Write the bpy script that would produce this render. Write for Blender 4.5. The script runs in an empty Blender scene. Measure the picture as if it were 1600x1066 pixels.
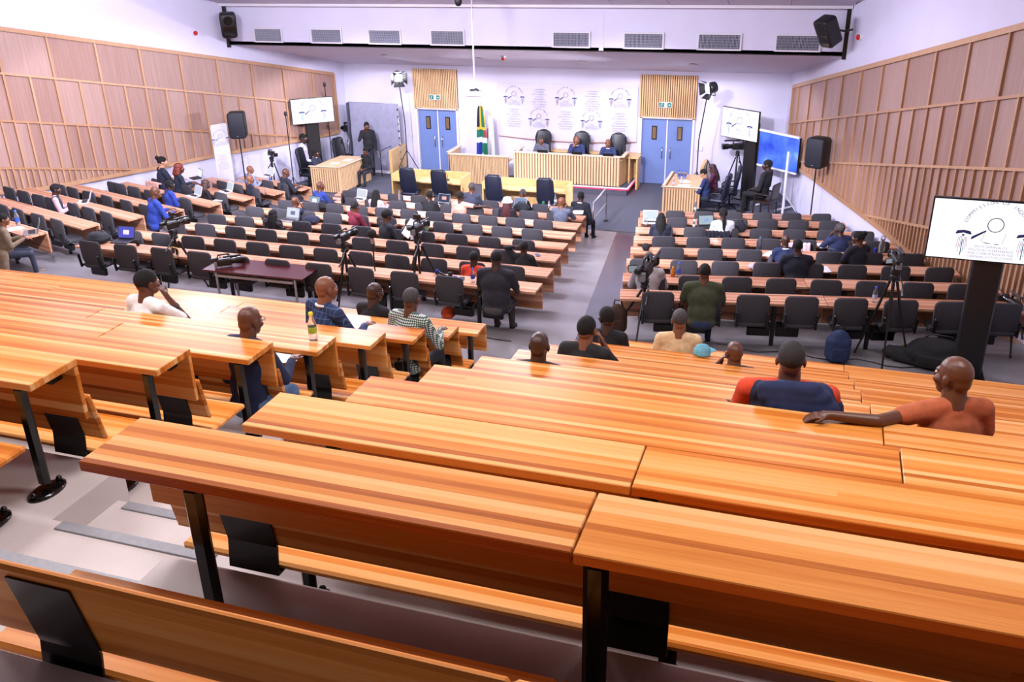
import bpy, bmesh, math, random
from mathutils import Vector, Matrix, Euler
R = math.radians
random.seed(7)
SC = bpy.context.scene
COL = SC.collection

# ------------------------------------------------------------------ camera, world, lights, exposure
cam = bpy.data.cameras.new('camera'); camo = bpy.data.objects.new('camera', cam); COL.objects.link(camo)
cam.sensor_width = 36; cam.lens = 32.087; cam.clip_end = 200
camo.matrix_world = Matrix(((0.9493, -0.1117, 0.2939, 0), (0.3137, 0.3972, -0.8624, 0), (-0.0204, 0.9109, 0.4121, 7.5), (0, 0, 0, 1)))
SC.camera = camo
SC.view_settings.view_transform = 'Standard'; SC.view_settings.look = 'None'
SC.view_settings.gamma = 1; SC.view_settings.use_curve_mapping = False
SC.view_settings.exposure = 0.35
w = bpy.data.worlds.new('world'); SC.world = w; w.use_nodes = True
w.node_tree.nodes['Background'].inputs[0].default_value = (0.75, 0.72, 0.85, 1)
w.node_tree.nodes['Background'].inputs[1].default_value = 0.04
SC.cycles.max_bounces = 6; SC.cycles.diffuse_bounces = 2; SC.cycles.glossy_bounces = 3
SC.cycles.transmission_bounces = 4; SC.cycles.transparent_max_bounces = 6
SC.cycles.caustics_reflective = False; SC.cycles.caustics_refractive = False
SC.cycles.sample_clamp_indirect = 6.0
SC.cycles.use_denoising = True

def lamp(name, kind, loc, target, energy, color, **kw):
    l = bpy.data.lights.new(name, kind); l.energy = energy; l.color = color
    for k, v in kw.items(): setattr(l, k, v)
    o = bpy.data.objects.new(name, l); COL.objects.link(o); o.location = loc
    d = Vector(target) - Vector(loc); o.rotation_euler = d.to_track_quat('-Z', 'Y').to_euler()
    return o
LC = (1.0, 0.95, 0.95)
CC = (0.90, 0.87, 1.0)
VC = (0.87, 0.86, 1.0)
# ceiling luminaires over the raked benches and the desk rows
for lx in (-10.4, -6.6, -2.8, 1.0):
    lamp('bench_luminaire', 'AREA', (lx - 1.2, 13.2, 7.95), (lx - 1.2, 8.2, 3), 80, LC, shape='RECTANGLE', size=1.4, size_y=1.1)
    lamp('bench_luminaire', 'AREA', (lx, 4.9, 9.95), (lx, 5.0, 3), 165, LC, shape='RECTANGLE', size=1.4, size_y=1.1)
for lx in (-14.3, -10.0, -5.7, -1.4):
    lamp('hall_luminaire', 'AREA', (lx, 18.2, 6.8), (lx, 18.3, 0), 75, VC, shape='RECTANGLE', size=1.6, size_y=1.2)
for lx in (-13.2, -9.4, -5.6):  # unseen fill points added to brighten the upper walls and bulkhead
    lamp('upper_wall_fill', 'POINT', (lx, 16.6, 6.85), (lx, 15.6, 0), 560, VC, shadow_soft_size=.35)
    lamp('upper_wall_fill', 'POINT', (lx, 12.6, 7.8), (lx, 10.6, 0), 90, VC, shadow_soft_size=.35)
# cool floods hung from the hall ceiling, soffit downlights, the two film lamps
lamp('stage_flood', 'SPOT', (-9.8, 9.0, 8.9), (-12.0, 23.6, 0.5), 6500, CC, spot_size=R(31), spot_blend=.35, shadow_soft_size=.15)
lamp('stage_flood', 'SPOT', (-6.5, 9.0, 8.9), (-4.8, 23.6, 0.5), 6500, CC, spot_size=R(31), spot_blend=.35, shadow_soft_size=.15)
lamp('stage_flood', 'SPOT', (-8.0, 9.0, 8.9), (-8.3, 24.5, 0.8), 2200, CC, spot_size=R(27), spot_blend=.5, shadow_soft_size=.15)  # extra fill, added to lift the dim middle of the stage
lamp('side_flood', 'SPOT', (-7.0, 6.5, 9.2), (-16.4, 19.4, 1.2), 6500, (0.84, 0.85, 1.0), spot_size=R(30), spot_blend=.25, shadow_soft_size=.12)
lamp('side_flood', 'SPOT', (-4.5, 7.0, 9.2), (-1.4, 20.8, .6), 8000, (0.86, 0.85, 1.0), spot_size=R(26), spot_blend=.5, shadow_soft_size=.12)
for lx in (-14.4, -11.4, -8.2, -5.0, -2.4):
    lamp('stage_downlight', 'SPOT', (lx, 25.6, 3.95), (lx, 26.0, 0), 165, CC, spot_size=R(168), spot_blend=.4, shadow_soft_size=.09)
lamp('film_lamp_west', 'SPOT', (-12.70, 27.1, 3.22), (-2.0, 20.0, 0.0), 650, CC, spot_size=R(72), spot_blend=.5, shadow_soft_size=.10)
lamp('film_lamp_east', 'SPOT', (-3.35, 26.7, 3.22), (-13.5, 21.0, 0.2), 1700, CC, spot_size=R(72), spot_blend=.5, shadow_soft_size=.10)

# ------------------------------------------------------------------ helpers
class MB:
    def __init__(s): s.v = []; s.f = []; s.m = []; s.s = []
    def add(s, vs, fs, mat=0, smooth=False, M=None):
        n = len(s.v)
        s.v += [tuple(M @ Vector(v)) for v in vs] if M is not None else [tuple(v) for v in vs]
        s.f += [tuple(i + n for i in f) for f in fs]; s.m += [mat] * len(fs); s.s += [smooth] * len(fs)
        return s
    def box(s, c, d, mat=0, M=None, top=None):
        x, y, z = d[0] / 2, d[1] / 2, d[2] / 2
        tx, ty = top if top else (1, 1)
        vs = [(-x, -y, -z), (x, -y, -z), (x, y, -z), (-x, y, -z), (-x * tx, -y * ty, z), (x * tx, -y * ty, z), (x * tx, y * ty, z), (-x * tx, y * ty, z)]
        vs = [(a + c[0], b + c[1], e + c[2]) for a, b, e in vs]
        return s.add(vs, [(3, 2, 1, 0), (4, 5, 6, 7), (0, 1, 5, 4), (1, 2, 6, 5), (2, 3, 7, 6), (3, 0, 4, 7)], mat, False, M)
    def bevbox(s, c, d, b, mat=0, M=None):
        "box with chamfered edges"
        x, y, z = d[0] / 2, d[1] / 2, d[2] / 2
        b = min(b, x * .99, y * .99, z * .99); vs = []
        for sx in (-1, 1):
            for sy in (-1, 1):
                for sz in (-1, 1):
                    vs += [(sx * x, sy * (y - b), sz * (z - b)), (sx * (x - b), sy * y, sz * (z - b)), (sx * (x - b), sy * (y - b), sz * z)]
        bm = bmesh.new()
        for v in vs: bm.verts.new(v)
        r = bmesh.ops.convex_hull(bm, input=bm.verts); bm.verts.index_update()
        bmesh.ops.dissolve_limit(bm, angle_limit=.01, verts=bm.verts, edges=bm.edges); bm.verts.index_update()
        s.add([(v.co.x + c[0], v.co.y + c[1], v.co.z + c[2]) for v in bm.verts], [[v.index for v in f.verts] for f in bm.faces], mat, False, M); bm.free()
        return s
    def tube(s, pts, r, n=8, mat=0, cap=True, smooth=True, M=None):
        pts = [Vector(p) for p in pts]; k = len(pts)
        rs = r if isinstance(r, (list, tuple)) else [r] * k
        vs = []; prev = None
        for i, p in enumerate(pts):
            t = (pts[min(i + 1, k - 1)] - pts[max(i - 1, 0)])
            t = t.normalized() if t.length > 1e-9 else Vector((0, 0, 1))
            if prev is None:
                a = Vector((0, 0, 1)) if abs(t.z) < .9 else Vector((1, 0, 0)); u = t.cross(a).normalized()
            else:
                u = (prev - t * prev.dot(t)); u = u.normalized() if u.length > 1e-6 else t.orthogonal().normalized()
            prev = u; v = t.cross(u)
            for j in range(n):
                a = 2 * math.pi * j / n; vs.append(p + (u * math.cos(a) + v * math.sin(a)) * rs[i])
        fs = [(i * n + j, i * n + (j + 1) % n, (i + 1) * n + (j + 1) % n, (i + 1) * n + j) for i in range(k - 1) for j in range(n)]
        s.add(vs, fs, mat, smooth, M)
        if cap:
            s.add([vs[j] for j in range(n)], [tuple(range(n - 1, -1, -1))], mat, False, M)
            s.add([vs[(k - 1) * n + j] for j in range(n)], [tuple(range(n))], mat, False, M)
        return s
    def lathe(s, prof, n=16, mat=0, M=None, smooth=True, sx=1, sy=1):
        vs = []; k = len(prof)
        for r, z in prof:
            for j in range(n):
                a = 2 * math.pi * j / n; vs.append((r * math.cos(a) * sx, r * math.sin(a) * sy, z))
        fs = [(i * n + j, i * n + (j + 1) % n, (i + 1) * n + (j + 1) % n, (i + 1) * n + j) for i in range(k - 1) for j in range(n)]
        s.add(vs, fs, mat, smooth, M)
        if prof[0][0] > 1e-4: s.add(vs[:n], [tuple(range(n - 1, -1, -1))], mat, False, M)
        if prof[-1][0] > 1e-4: s.add(vs[-n:], [tuple(range(n))], mat, False, M)
        return s
    def pad(s, w, h, d, r, e, mat=0, M=None, warp=None, n=5, smooth=True):
        "rounded rectangle (w along x, h along z), thickness d along y with rounded edge e"
        def outline(ins):
            W, Hh, rr = w / 2 - ins, h / 2 - ins, max(r - ins, .002); o = []
            for cx, cz, a0 in ((W - rr, Hh - rr, 0), (-W + rr, Hh - rr, 90), (-W + rr, -Hh + rr, 180), (W - rr, -Hh + rr, 270)):
                for i in range(n):
                    a = R(a0 + 90 * i / (n - 1)); o.append((cx + rr * math.cos(a), cz + rr * math.sin(a)))
            return o
        lay = [(e, 0), (e * .3, e * .3), (0, e), (0, d - e), (e * .3, d - e * .3), (e, d)]
        vs = []; m = 4 * n
        for ins, y in lay:
            for (x, z) in outline(ins): vs.append((x, y - d / 2, z))
        fs = [(i * m + j, (i + 1) * m + j, (i + 1) * m + (j + 1) % m, i * m + (j + 1) % m) for i in range(len(lay) - 1) for j in range(m)]
        # caps as strips so that they follow a warp
        def cap(o, flip):
            c = []
            hN = m // 2
            for i in range(hN - 1):
                q = (o + i, o + i + 1, o + (m - 2 - i) % m, o + (m - 1 - i) % m)
                c.append(q if flip else q[::-1])
            return c
        fs += cap(0, True) + cap((len(lay) - 1) * m, False)
        if warp: vs = [warp(Vector(v)) for v in vs]
        return s.add(vs, fs, mat, smooth, M)
    def ball(s, c, r, n=10, m=7, mat=0, M=None):
        rx, ry, rz = r if isinstance(r, (list, tuple)) else (r, r, r)
        T = Matrix.Translation(c) @ Matrix.Diagonal((rx, ry, rz, 1))
        if M is not None: T = M @ T
        return s.lathe([(math.sin(math.pi * i / m), -math.cos(math.pi * i / m)) for i in range(m + 1)], n, mat, T)
    def mesh(s, name, mats):
        me = bpy.data.meshes.new(name); me.from_pydata(s.v, [], s.f)
        for m in (mats if isinstance(mats, (list, tuple)) else [mats]): me.materials.append(m)
        me.polygons.foreach_set('material_index', s.m); me.polygons.foreach_set('use_smooth', s.s); me.update()
        return me

def T3(x, y, z): return Matrix.Translation((x, y, z))
def RZ(a): return Matrix.Rotation(a, 4, 'Z')
def RX(a): return Matrix.Rotation(a, 4, 'X')
def RY(a): return Matrix.Rotation(a, 4, 'Y')

def link(name, data, parent=None, loc=None, M=None):
    o = bpy.data.objects.new(name, data); COL.objects.link(o)
    if parent is not None: o.parent = parent
    if M is not None: o.matrix_local = M
    elif loc is not None: o.location = loc
    return o
def tag(o, label, cat, group=None):
    o['label'] = label; o['category'] = cat
    if group: o['group'] = group
    return o
def thing(name, label, cat, loc=(0, 0, 0), rz=0, group=None):
    o = bpy.data.objects.new(name, None); COL.objects.link(o); o.empty_display_size = .1
    o.location = loc; o.rotation_euler = (0, 0, rz)
    return tag(o, label, cat, group)
def part(name, mb, mats, parent, M=None, label=None, stuff=False):
    me = mb if isinstance(mb, bpy.types.Mesh) else mb.mesh(name, mats)
    o = link(name, me, parent, M=M)
    if label: o['label'] = label
    if stuff: o['kind'] = 'stuff'
    return o
def struct(name, mb, mats, parent=None, M=None):
    o = part(name, mb, mats, parent, M)
    if parent is None: o['kind'] = 'structure'
    return o
def single(name, mb, mats, label, cat, loc=(0, 0, 0), rz=0, group=None, M=None):
    me = mb if isinstance(mb, bpy.types.Mesh) else mb.mesh(name, mats)
    o = link(name, me); o.location = loc; o.rotation_euler = (0, 0, rz)
    if M is not None: o.matrix_world = M
    return tag(o, label, cat, group)

# ------------------------------------------------------------------ materials
def srgb(r, g, b):
    f = lambda c: (c / 255 / 12.92) if c <= 10 else ((c / 255 + .055) / 1.055) ** 2.4
    return (f(r), f(g), f(b), 1)
class NT:
    def __init__(s, name):
        s.mat = bpy.data.materials.new(name); s.mat.use_nodes = True; s.t = s.mat.node_tree
        s.bsdf = s.t.nodes['Principled BSDF']
    def n(s, typ, **kw):
        o = s.t.nodes.new(typ)
        for k, v in kw.items():
            if k in o.inputs.keys(): o.inputs[k].default_value = v
            else: setattr(o, k, v)
        return o
    def l(s, a, b): s.t.links.new(a, b)
    def math(s, op, a, b=None):
        o = s.n('ShaderNodeMath', operation=op)
        for i, x in enumerate((a, b)):
            if x is None: continue
            if hasattr(x, 'links'): s.l(x, o.inputs[i])
            else: o.inputs[i].default_value = x
        return o.outputs[0]
    def ramp(s, fac, stops):
        o = s.n('ShaderNodeValToRGB'); e = o.color_ramp.elements
        while len(e) > 1: e.remove(e[-1])
        e[0].position, e[0].color = stops[0]
        for p, c in stops[1:]:
            k = e.new(p); k.color = c
        s.l(fac, o.inputs[0]); return o.outputs[0]
    def mix(s, f, a, b, mode='MIX'):
        o = s.n('ShaderNodeMix', data_type='RGBA', blend_type=mode)
        for i, x in ((0, f), (6, a), (7, b)):
            if hasattr(x, 'links'): s.l(x, o.inputs[i])
            else: o.inputs[i].default_value = x
        return o.outputs[2]
    def bump(s, h, strength=.2, dist=.002):
        o = s.n('ShaderNodeBump'); o.inputs['Strength'].default_value = strength; o.inputs['Distance'].default_value = dist
        s.l(h, o.inputs['Height']); s.l(o.outputs[0], s.bsdf.inputs['Normal'])
    def setp(s, **kw):
        for k, v in kw.items():
            k = k.replace('_', ' ')
            if hasattr(v, 'links'): s.l(v, s.bsdf.inputs[k])
            else: s.bsdf.inputs[k].default_value = v
        return s
def plain(name, col, rough=.6, metal=0, noise=.06, scale=30, bump=0, **kw):
    m = NT(name); tc = m.n('ShaderNodeTexCoord'); no = m.n('ShaderNodeTexNoise', Scale=scale, Detail=4.0)
    m.l(tc.outputs['Object'], no.inputs['Vector'])
    c = srgb(*col); lo = tuple(x * (1 - noise * 2) for x in c[:3]) + (1,); hi = tuple(min(1, x * (1 + noise * 2)) for x in c[:3]) + (1,)
    m.setp(Base_Color=m.ramp(no.outputs[0], [(.3, lo), (.7, hi)]), Roughness=rough, Metallic=metal)
    for k, v in kw.items(): m.bsdf.inputs[k.replace('_', ' ')].default_value = v
    if bump: m.bump(no.outputs[0], bump)
    return m.mat
def emit(name, col, strength):
    m = NT(name); m.setp(Base_Color=(0, 0, 0, 1), Roughness=.3)
    m.bsdf.inputs['Emission Color'].default_value = srgb(*col); m.bsdf.inputs['Emission Strength'].default_value = strength
    return m.mat
def staves(name, axis, cols, width=.036, length=40.0, rough=.3, along='X', dark=1.0):
    "edge-glued timber staves: random tone per stave, grain along the length"
    m = NT(name); tc = m.n('ShaderNodeTexCoord'); oi = m.n('ShaderNodeObjectInfo')
    sp = m.n('ShaderNodeSeparateXYZ'); m.l(tc.outputs['Object'], sp.inputs[0])
    a = sp.outputs[axis]; b = sp.outputs[along]
    k = m.math('FLOOR', m.math('DIVIDE', m.math('ADD', a, 13.0), width))
    rnd = m.math('MULTIPLY', oi.outputs['Random'], 97.0)
    w1 = m.n('ShaderNodeTexWhiteNoise', noise_dimensions='2D'); cv = m.n('ShaderNodeCombineXYZ')
    m.l(k, cv.inputs[0]); m.l(rnd, cv.inputs[1]); m.l(cv.outputs[0], w1.inputs['Vector'])
    seg = m.math('FLOOR', m.math('ADD', m.math('DIVIDE', b, length), m.math('MULTIPLY', w1.outputs['Value'], 9.0)))
    w2 = m.n('ShaderNodeTexWhiteNoise', noise_dimensions='3D'); cv2 = m.n('ShaderNodeCombineXYZ')
    m.l(k, cv2.inputs[0]); m.l(rnd, cv2.inputs[1]); m.l(seg, cv2.inputs[2]); m.l(cv2.outputs[0], w2.inputs['Vector'])
    tone = m.math('ADD', m.math('MULTIPLY', w1.outputs['Value'], .70), m.math('MULTIPLY', w2.outputs['Value'], .30))
    # fine grain
    gv = m.n('ShaderNodeMapping'); m.l(tc.outputs['Object'], gv.inputs[0])
    sc = [60, 60, 60]; sc['XYZ'.index(along)] = 1.6; gv.inputs['Scale'].default_value = sc
    av = m.n('ShaderNodeVectorMath', operation='ADD'); m.l(gv.outputs[0], av.inputs[0]); m.l(cv2.outputs[0], av.inputs[1])
    g = m.n('ShaderNodeTexNoise', Scale=1.0, Detail=5.0, Roughness=.65); m.l(av.outputs[0], g.inputs['Vector'])
    g2 = m.n('ShaderNodeTexNoise', Scale=.18, Detail=3.0); m.l(av.outputs[0], g2.inputs['Vector'])
    fac = m.math('ADD', m.math('MULTIPLY', tone, .56), m.math('ADD', m.math('MULTIPLY', g.outputs[0], .30), m.math('MULTIPLY', g2.outputs[0], .26)))
    c = m.ramp(fac, [(.26, srgb(*cols[0])), (.42, srgb(*cols[1])), (.58, srgb(*cols[2])), (.78, srgb(*cols[3]))])
    m.setp(Base_Color=c, Roughness=rough); m.bsdf.inputs['Specular IOR Level'].default_value = .17
    m.bump(g.outputs[0], .05, .001)
    return m.mat
BC = [(148, 72, 18), (194, 110, 38), (218, 140, 66), (230, 172, 112)]
M_top = staves('bench_wood_top', 'Y', BC, rough=.34)
M_board = staves('bench_wood_board', 'Z', BC, rough=.33, width=.05)
DC = [(136, 84, 60), (176, 118, 88), (198, 144, 114), (214, 166, 138)]  # same wood as the benches, pinkish cast of the hall light mixed in
M_dtop = staves('desk_wood_top_pinklit', 'Y', DC, rough=.25)
M_dboard = staves('desk_wood_board_pinklit', 'Z', DC, rough=.35, width=.05)
def panelwood(name, c0, c1):
    m = NT(name); tc = m.n('ShaderNodeTexCoord'); oi = m.n('ShaderNodeObjectInfo')
    mp = m.n('ShaderNodeMapping'); mp.inputs['Scale'].default_value = (26, 26, 1.1); m.l(tc.outputs['Object'], mp.inputs[0])
    av = m.n('ShaderNodeVectorMath', operation='ADD'); m.l(mp.outputs[0], av.inputs[0])
    cv = m.n('ShaderNodeCombineXYZ'); m.l(m.math('MULTIPLY', oi.outputs['Random'], 50.0), cv.inputs[0]); m.l(cv.outputs[0], av.inputs[1])
    g = m.n('ShaderNodeTexNoise', Scale=1.0, Detail=5.0, Roughness=.6); m.l(av.outputs[0], g.inputs['Vector'])
    f = m.math('ADD', m.math('MULTIPLY', g.outputs[0], .7), m.math('MULTIPLY', oi.outputs['Random'], .3))
    m.setp(Base_Color=m.ramp(f, [(.3, srgb(*c0)), (.7, srgb(*c1))]), Roughness=.42)
    return m.mat
M_panel = panelwood('wall_panel_veneer', (150, 114, 102), (174, 142, 132))
M_batten = panelwood('wall_batten_wood', (172, 126, 92), (196, 154, 120))
M_slat = panelwood('slat_oak', (208, 160, 112), (236, 200, 158))
M_white = plain('white_paint', (226, 222, 232), .75, noise=.01, scale=2)
M_wallw = plain('wall_paint', (218, 215, 240), .8, noise=.012, scale=1.5)
M_ceil = plain('ceiling_paint', (218, 215, 240), .85, noise=.01, scale=2)
M_blk = plain('black_steel', (14, 14, 16), .32, 0.0, noise=.1)
M_blkp = plain('black_plastic', (20, 20, 23), .45, noise=.1)
M_gloss = plain('gloss_black', (10, 10, 12), .15)
M_fab = plain('chair_fabric', (58, 56, 62), .9, noise=.08, scale=220, bump=.1)
M_leather = plain('black_leather', (22, 24, 34), .38, noise=.15, scale=60, bump=.15)
M_leathb = plain('navy_leather', (26, 32, 52), .42, noise=.12, scale=60, bump=.12)
M_alu = plain('brushed_aluminium', (168, 168, 174), .35, .8, noise=.05)
M_chrome = plain('chrome', (200, 200, 208), .15, 1.0)
M_door = plain('blue_door_paint', (112, 134, 190), .45, noise=.015, scale=4)
M_pine = plain('pine_yellow', (226, 186, 126), .4, noise=.08, scale=9)
M_maroon = plain('maroon_laminate', (74, 30, 34), .22, noise=.08, scale=12)
M_grey = plain('grey_plastic', (120, 122, 130), .5)
M_paper = plain('paper_white', (236, 236, 242), .8, noise=.01)
M_ink = plain('navy_ink', (46, 62, 120), .7)
M_inkpale = plain('pale_ink', (150, 154, 190), .8)
M_red = plain('red_plastic', (190, 20, 24), .4)
M_glass = NT('clear_glass').setp(Base_Color=(.85, .92, .98, 1), Roughness=.08, Transmission_Weight=.9, IOR=1.25).mat
M_blueplas = plain('blue_label', (40, 70, 170), .4)
M_lamp = emit('lamp_glow', (245, 245, 255), 30)
M_screen = emit('screen_white', (246, 243, 255), 1.0)
def floor_mat(name, c0, c1, spec, rough):
    m = NT(name); tc = m.n('ShaderNodeTexCoord')
    n1 = m.n('ShaderNodeTexNoise', Scale=1.3, Detail=3.0); m.l(tc.outputs['Object'], n1.inputs['Vector'])
    v = m.n('ShaderNodeTexVoronoi', Scale=42.0); m.l(tc.outputs['Object'], v.inputs['Vector'])
    c = m.ramp(n1.outputs[0], [(.3, srgb(*c0)), (.7, srgb(*c1))])
    sp = m.ramp(v.outputs['Distance'], [(.08, (1, 1, 1, 1)), (.13, (0, 0, 0, 1))])
    c = m.mix(m.math('MULTIPLY', sp, spec), c, srgb(90, 84, 80))
    m.setp(Base_Color=c, Roughness=rough)
    return m.mat
M_vinyl = floor_mat('tier_vinyl', (190, 178, 176), (206, 194, 192), .35, .38)
M_aisle = floor_mat('aisle_vinyl', (54, 56, 72), (66, 68, 84), .1, .22)
M_lower = floor_mat('ramp_vinyl', (122, 118, 122), (140, 136, 140), .25, .35)
M_carpet = plain('stage_carpet', (82, 85, 100), .95, noise=.2, scale=120, bump=.3)
M_strip = plain('step_strip', (150, 150, 156), .4, .2, noise=.04)

# ------------------------------------------------------------------ lettering (the default font, turned into flat geometry)
def text_geo(txt, size):
    c = bpy.data.curves.new('lettering', 'FONT'); c.body = txt; c.size = size; c.align_x = 'CENTER'; c.resolution_u = 2
    o = bpy.data.objects.new('lettering', c); COL.objects.link(o); bpy.context.view_layer.update()
    me = o.to_mesh(); vs = [(v.co.x, 0, v.co.y) for v in me.vertices]; fs = [tuple(p.vertices) for p in me.polygons]
    o.to_mesh_clear(); bpy.data.objects.remove(o); bpy.data.curves.remove(c)
    return vs, fs
GLY = {ch: text_geo(ch, .085) for ch in set('COMMISSION OF INQUIRY') if ch != ' '}
SUB = [text_geo(t, .062) for t in ('INTO CRIMINALITY,', 'POLITICAL INTERFERENCE', 'AND CORRUPTION IN THE', 'CRIMINAL JUSTICE SYSTEM')]
BLOCK = [text_geo(t, .085) for t in ('COMMISSION', 'OF INQUIRY', 'INTO CRIMINALITY,', 'POLITICAL', 'INTERFERENCE', 'AND CORRUPTION', 'IN THE CRIMINAL', 'JUSTICE SYSTEM')]
M_teal = plain('teal_ink', (30, 140, 150), .7); M_pink = plain('rose_ink', (210, 60, 100), .7)
def poly(mb, pts, mat=0, M=None): mb.add([(x, 0, z) for x, z in pts], [tuple(range(len(pts)))[::-1]], mat, False, M)
def stroke(mb, pts, w, mat=0):
    for (x0, z0), (x1, z1) in zip(pts, pts[1:]):
        d = Vector((x1 - x0, z1 - z0)); d = d / max(d.length, 1e-6) * w / 2
        poly(mb, [(x0 - d.y, z0 + d.x), (x0 + d.y, z0 - d.x), (x1 + d.y, z1 - d.x), (x1 - d.y, z1 + d.x)], mat)
def emblem_mesh(name='emblem_print', col=True):
    "arched lettering, magnifier over an open book, two column heads; pillar spacing 1, faces -y"
    m = MB(); arc = 'COMMISSION OF INQUIRY'; r, c = .484, .066
    for k, ch in enumerate(arc):
        a = R(164 - 148 * k / (len(arc) - 1))
        if ch != ' ': m.add(*GLY[ch], 0, False, Matrix.Translation((r * math.cos(a), 0, c + r * math.sin(a))) @ Matrix.Rotation(-(a - math.pi / 2), 4, 'Y'))
    ring = [(.13 * math.cos(R(t)), .16 + .13 * math.sin(R(t))) for t in range(0, 361, 12)]; stroke(m, ring, .016)
    poly(m, [(-.37, -.115), (-.35, -.135), (-.13, .03), (-.145, .055), (-.35, -.075)])
    stroke(m, [(-.15, .02), (-.19, -.17)], .006); stroke(m, [(.20, .03), (.15, -.19)], .006)
    poly(m, [(-.19, -.165), (-.01, -.19), (-.01, -.195), (-.10, -.195)]); poly(m, [(.01, -.19), (.15, -.185), (.06, -.205)])
    for s in (-.5, .5):
        poly(m, [(s - .135, -.035), (s - .12, -.05), (s, -.02), (s + .12, -.05), (s + .135, -.035), (s + .11, .015), (s, .035), (s - .11, .015)])
        poly(m, [(s - .03, -.05), (s, -.10), (s + .03, -.05)])
        for q, (dx, ln, mt) in enumerate(((-.085, .22, 3), (-.055, .30, 1), (-.025, .22, 3), (0, .36, 2), (.03, .30, 0), (.06, .24, 3), (.085, .2, 1))):
            stroke(m, [(s + dx * .8, -.09 if mt != 2 else -.14), (s + dx, -.09 - ln)], .016 if mt == 2 else .008, mt)
    for k, (v, f) in enumerate(SUB): m.add(v, f, 3, False, T3(0, 0, -.28 - .065 * k))
    return m.mesh(name, [M_ink, M_pink, M_teal, M_inkpale])
EMB = emblem_mesh()
def block_mesh():
    m = MB()
    for k, (v, f) in enumerate(BLOCK): m.add(v, f, 0, False, T3(0, 0, -.115 * k))
    return m.mesh('wording_print', M_inkpale)
BLKTXT = block_mesh()
# ------------------------------------------------------------------ the setting: shell
AL, AR = R(14.5), R(16.5)
WL = Matrix(((-math.sin(AL), math.cos(AL), 0, -15.48), (-math.cos(AL), -math.sin(AL), 0, 28.4), (0, 0, 1, 0), (0, 0, 0, 1)))
WR = Matrix(((-math.sin(AR), -math.cos(AR), 0, -0.96), (math.cos(AR), -math.sin(AR), 0, 28.4), (0, 0, 1, 0), (0, 0, 0, 1)))  # local x = -s
def wl_x(y): return -15.48 - (28.4 - y) * math.tan(AL)
def wr_x(y): return -0.96 + (28.4 - y) * math.tan(AR)
def lerp_pts(pts, s):
    if s <= pts[0][0]: return pts[0][1]
    for (a, za), (b, zb) in zip(pts, pts[1:]):
        if s <= b: return za + (zb - za) * (s - a) / (b - a)
    return pts[-1][1]
def slab(mb, quad, t0, t1, mat=0):
    "quad of (s,z) corners, thickness t0..t1 along the wall normal"
    vs = [(s, t0, z) for s, z in quad] + [(s, t1, z) for s, z in quad]
    n = len(quad)
    mb.add(vs, [tuple(range(n)), tuple(range(2 * n - 1, n - 1, -1))] + [(i, n + i, n + (i + 1) % n, (i + 1) % n) for i in range(n)], mat)
    return mb
def side_wall(name, M, sgn, z0, s0, slope, bot, bats, smax, wmat):
    m = MB(); m.box((sgn * 15.7, -.15, 5.9), (31.6, .3, 12.4)); wall = struct(name, m, wmat, M=M)
    bot = [(s, z) for s, z in bot]
    ztop = lambda s: z0 + slope * (s - s0)
    zb = lambda s: lerp_pts(bot, s)
    offs = [0, -1.03, -2.14, -3.28, -4.6]
    edges = [s0] + [b for b in bats if b > s0 + .2]
    for b in range(4):
        for q in range(b):
            pass
        es = edges
        for q in range(b): es = sorted(set(es + [(x + y) / 2 for x, y in zip(es, es[1:])]))
        for i, s in enumerate(es):
            zh, zl = ztop(s) + offs[b], max(ztop(s) + offs[b + 1], zb(s))
            if zh - zl > .12 and s <= smax:
                mb = MB(); mb.box((sgn * s, .032, (zh + zl) / 2), (.05 if b < 2 else .042, .064, zh - zl))
                part('batten', mb, M_batten, wall)
            if i + 1 < len(es) and es[i + 1] <= smax + .1:
                a, c = s + .02, es[i + 1] - .02
                q = []
                for x, hi in ((a, 0), (c, 0), (c, 1), (a, 1)):
                    h, l = ztop(x) + offs[b], max(ztop(x) + offs[b + 1], zb(x))
                    q.append((sgn * x, h if hi else min(l, h - .005)))
                if max(q[2][1] - q[1][1], q[3][1] - q[0][1]) > .1:
                    part('panel', slab(MB(), q, .0, .022), M_panel, wall)
        x0, x1 = s0, smax
        if b:  # the rail stops where it meets the lower trim
            while ztop(x0) + offs[b] < zb(x0) + .02 and x0 < x1: x0 += .1
        if x1 - x0 > .5:
            h = .05 if b else .10
            part('rail', slab(MB(), [(sgn * x0, ztop(x0) + offs[b] - h / 2), (sgn * x1, ztop(x1) + offs[b] - h / 2), (sgn * x1, ztop(x1) + offs[b] + h / 2), (sgn * x0, ztop(x0) + offs[b] + h / 2)], 0, .075 if b == 0 else .066), M_batten, wall)
    part('end_trim', MB().box((sgn * s0, .04, (ztop(s0) + zb(s0)) / 2), (.07, .08, ztop(s0) - zb(s0))), M_batten, wall)
    ss = [s for s, z in bot if s <= smax] + [smax]; mb = MB()
    for a, c in zip(ss, ss[1:]):
        slab(mb, [(sgn * a, zb(a) - .05), (sgn * c, zb(c) - .05), (sgn * c, zb(c) + .05), (sgn * a, zb(a) + .05)], 0, .085)
    part('lower_trim', mb, M_batten, wall)
    return wall
sL = lambda y: (28.4 - y) / math.cos(AL)
sR = lambda y: (28.4 - y) / math.cos(AR)
side_wall('wall_left', WL, 1, 3.2, .54, .2242,
          [(sL(y), z) for y, z in ((27.86, 1.28), (26.46, 1.33), (25.09, 1.41), (22.64, 1.56), (20.7, 1.63), (19.81, 1.68), (18.52, 1.75), (17.3, 1.83), (12, 2.7))],
          [1.515 + 1.255 * k for k in range(13)], 13.2, M_wallw)
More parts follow.
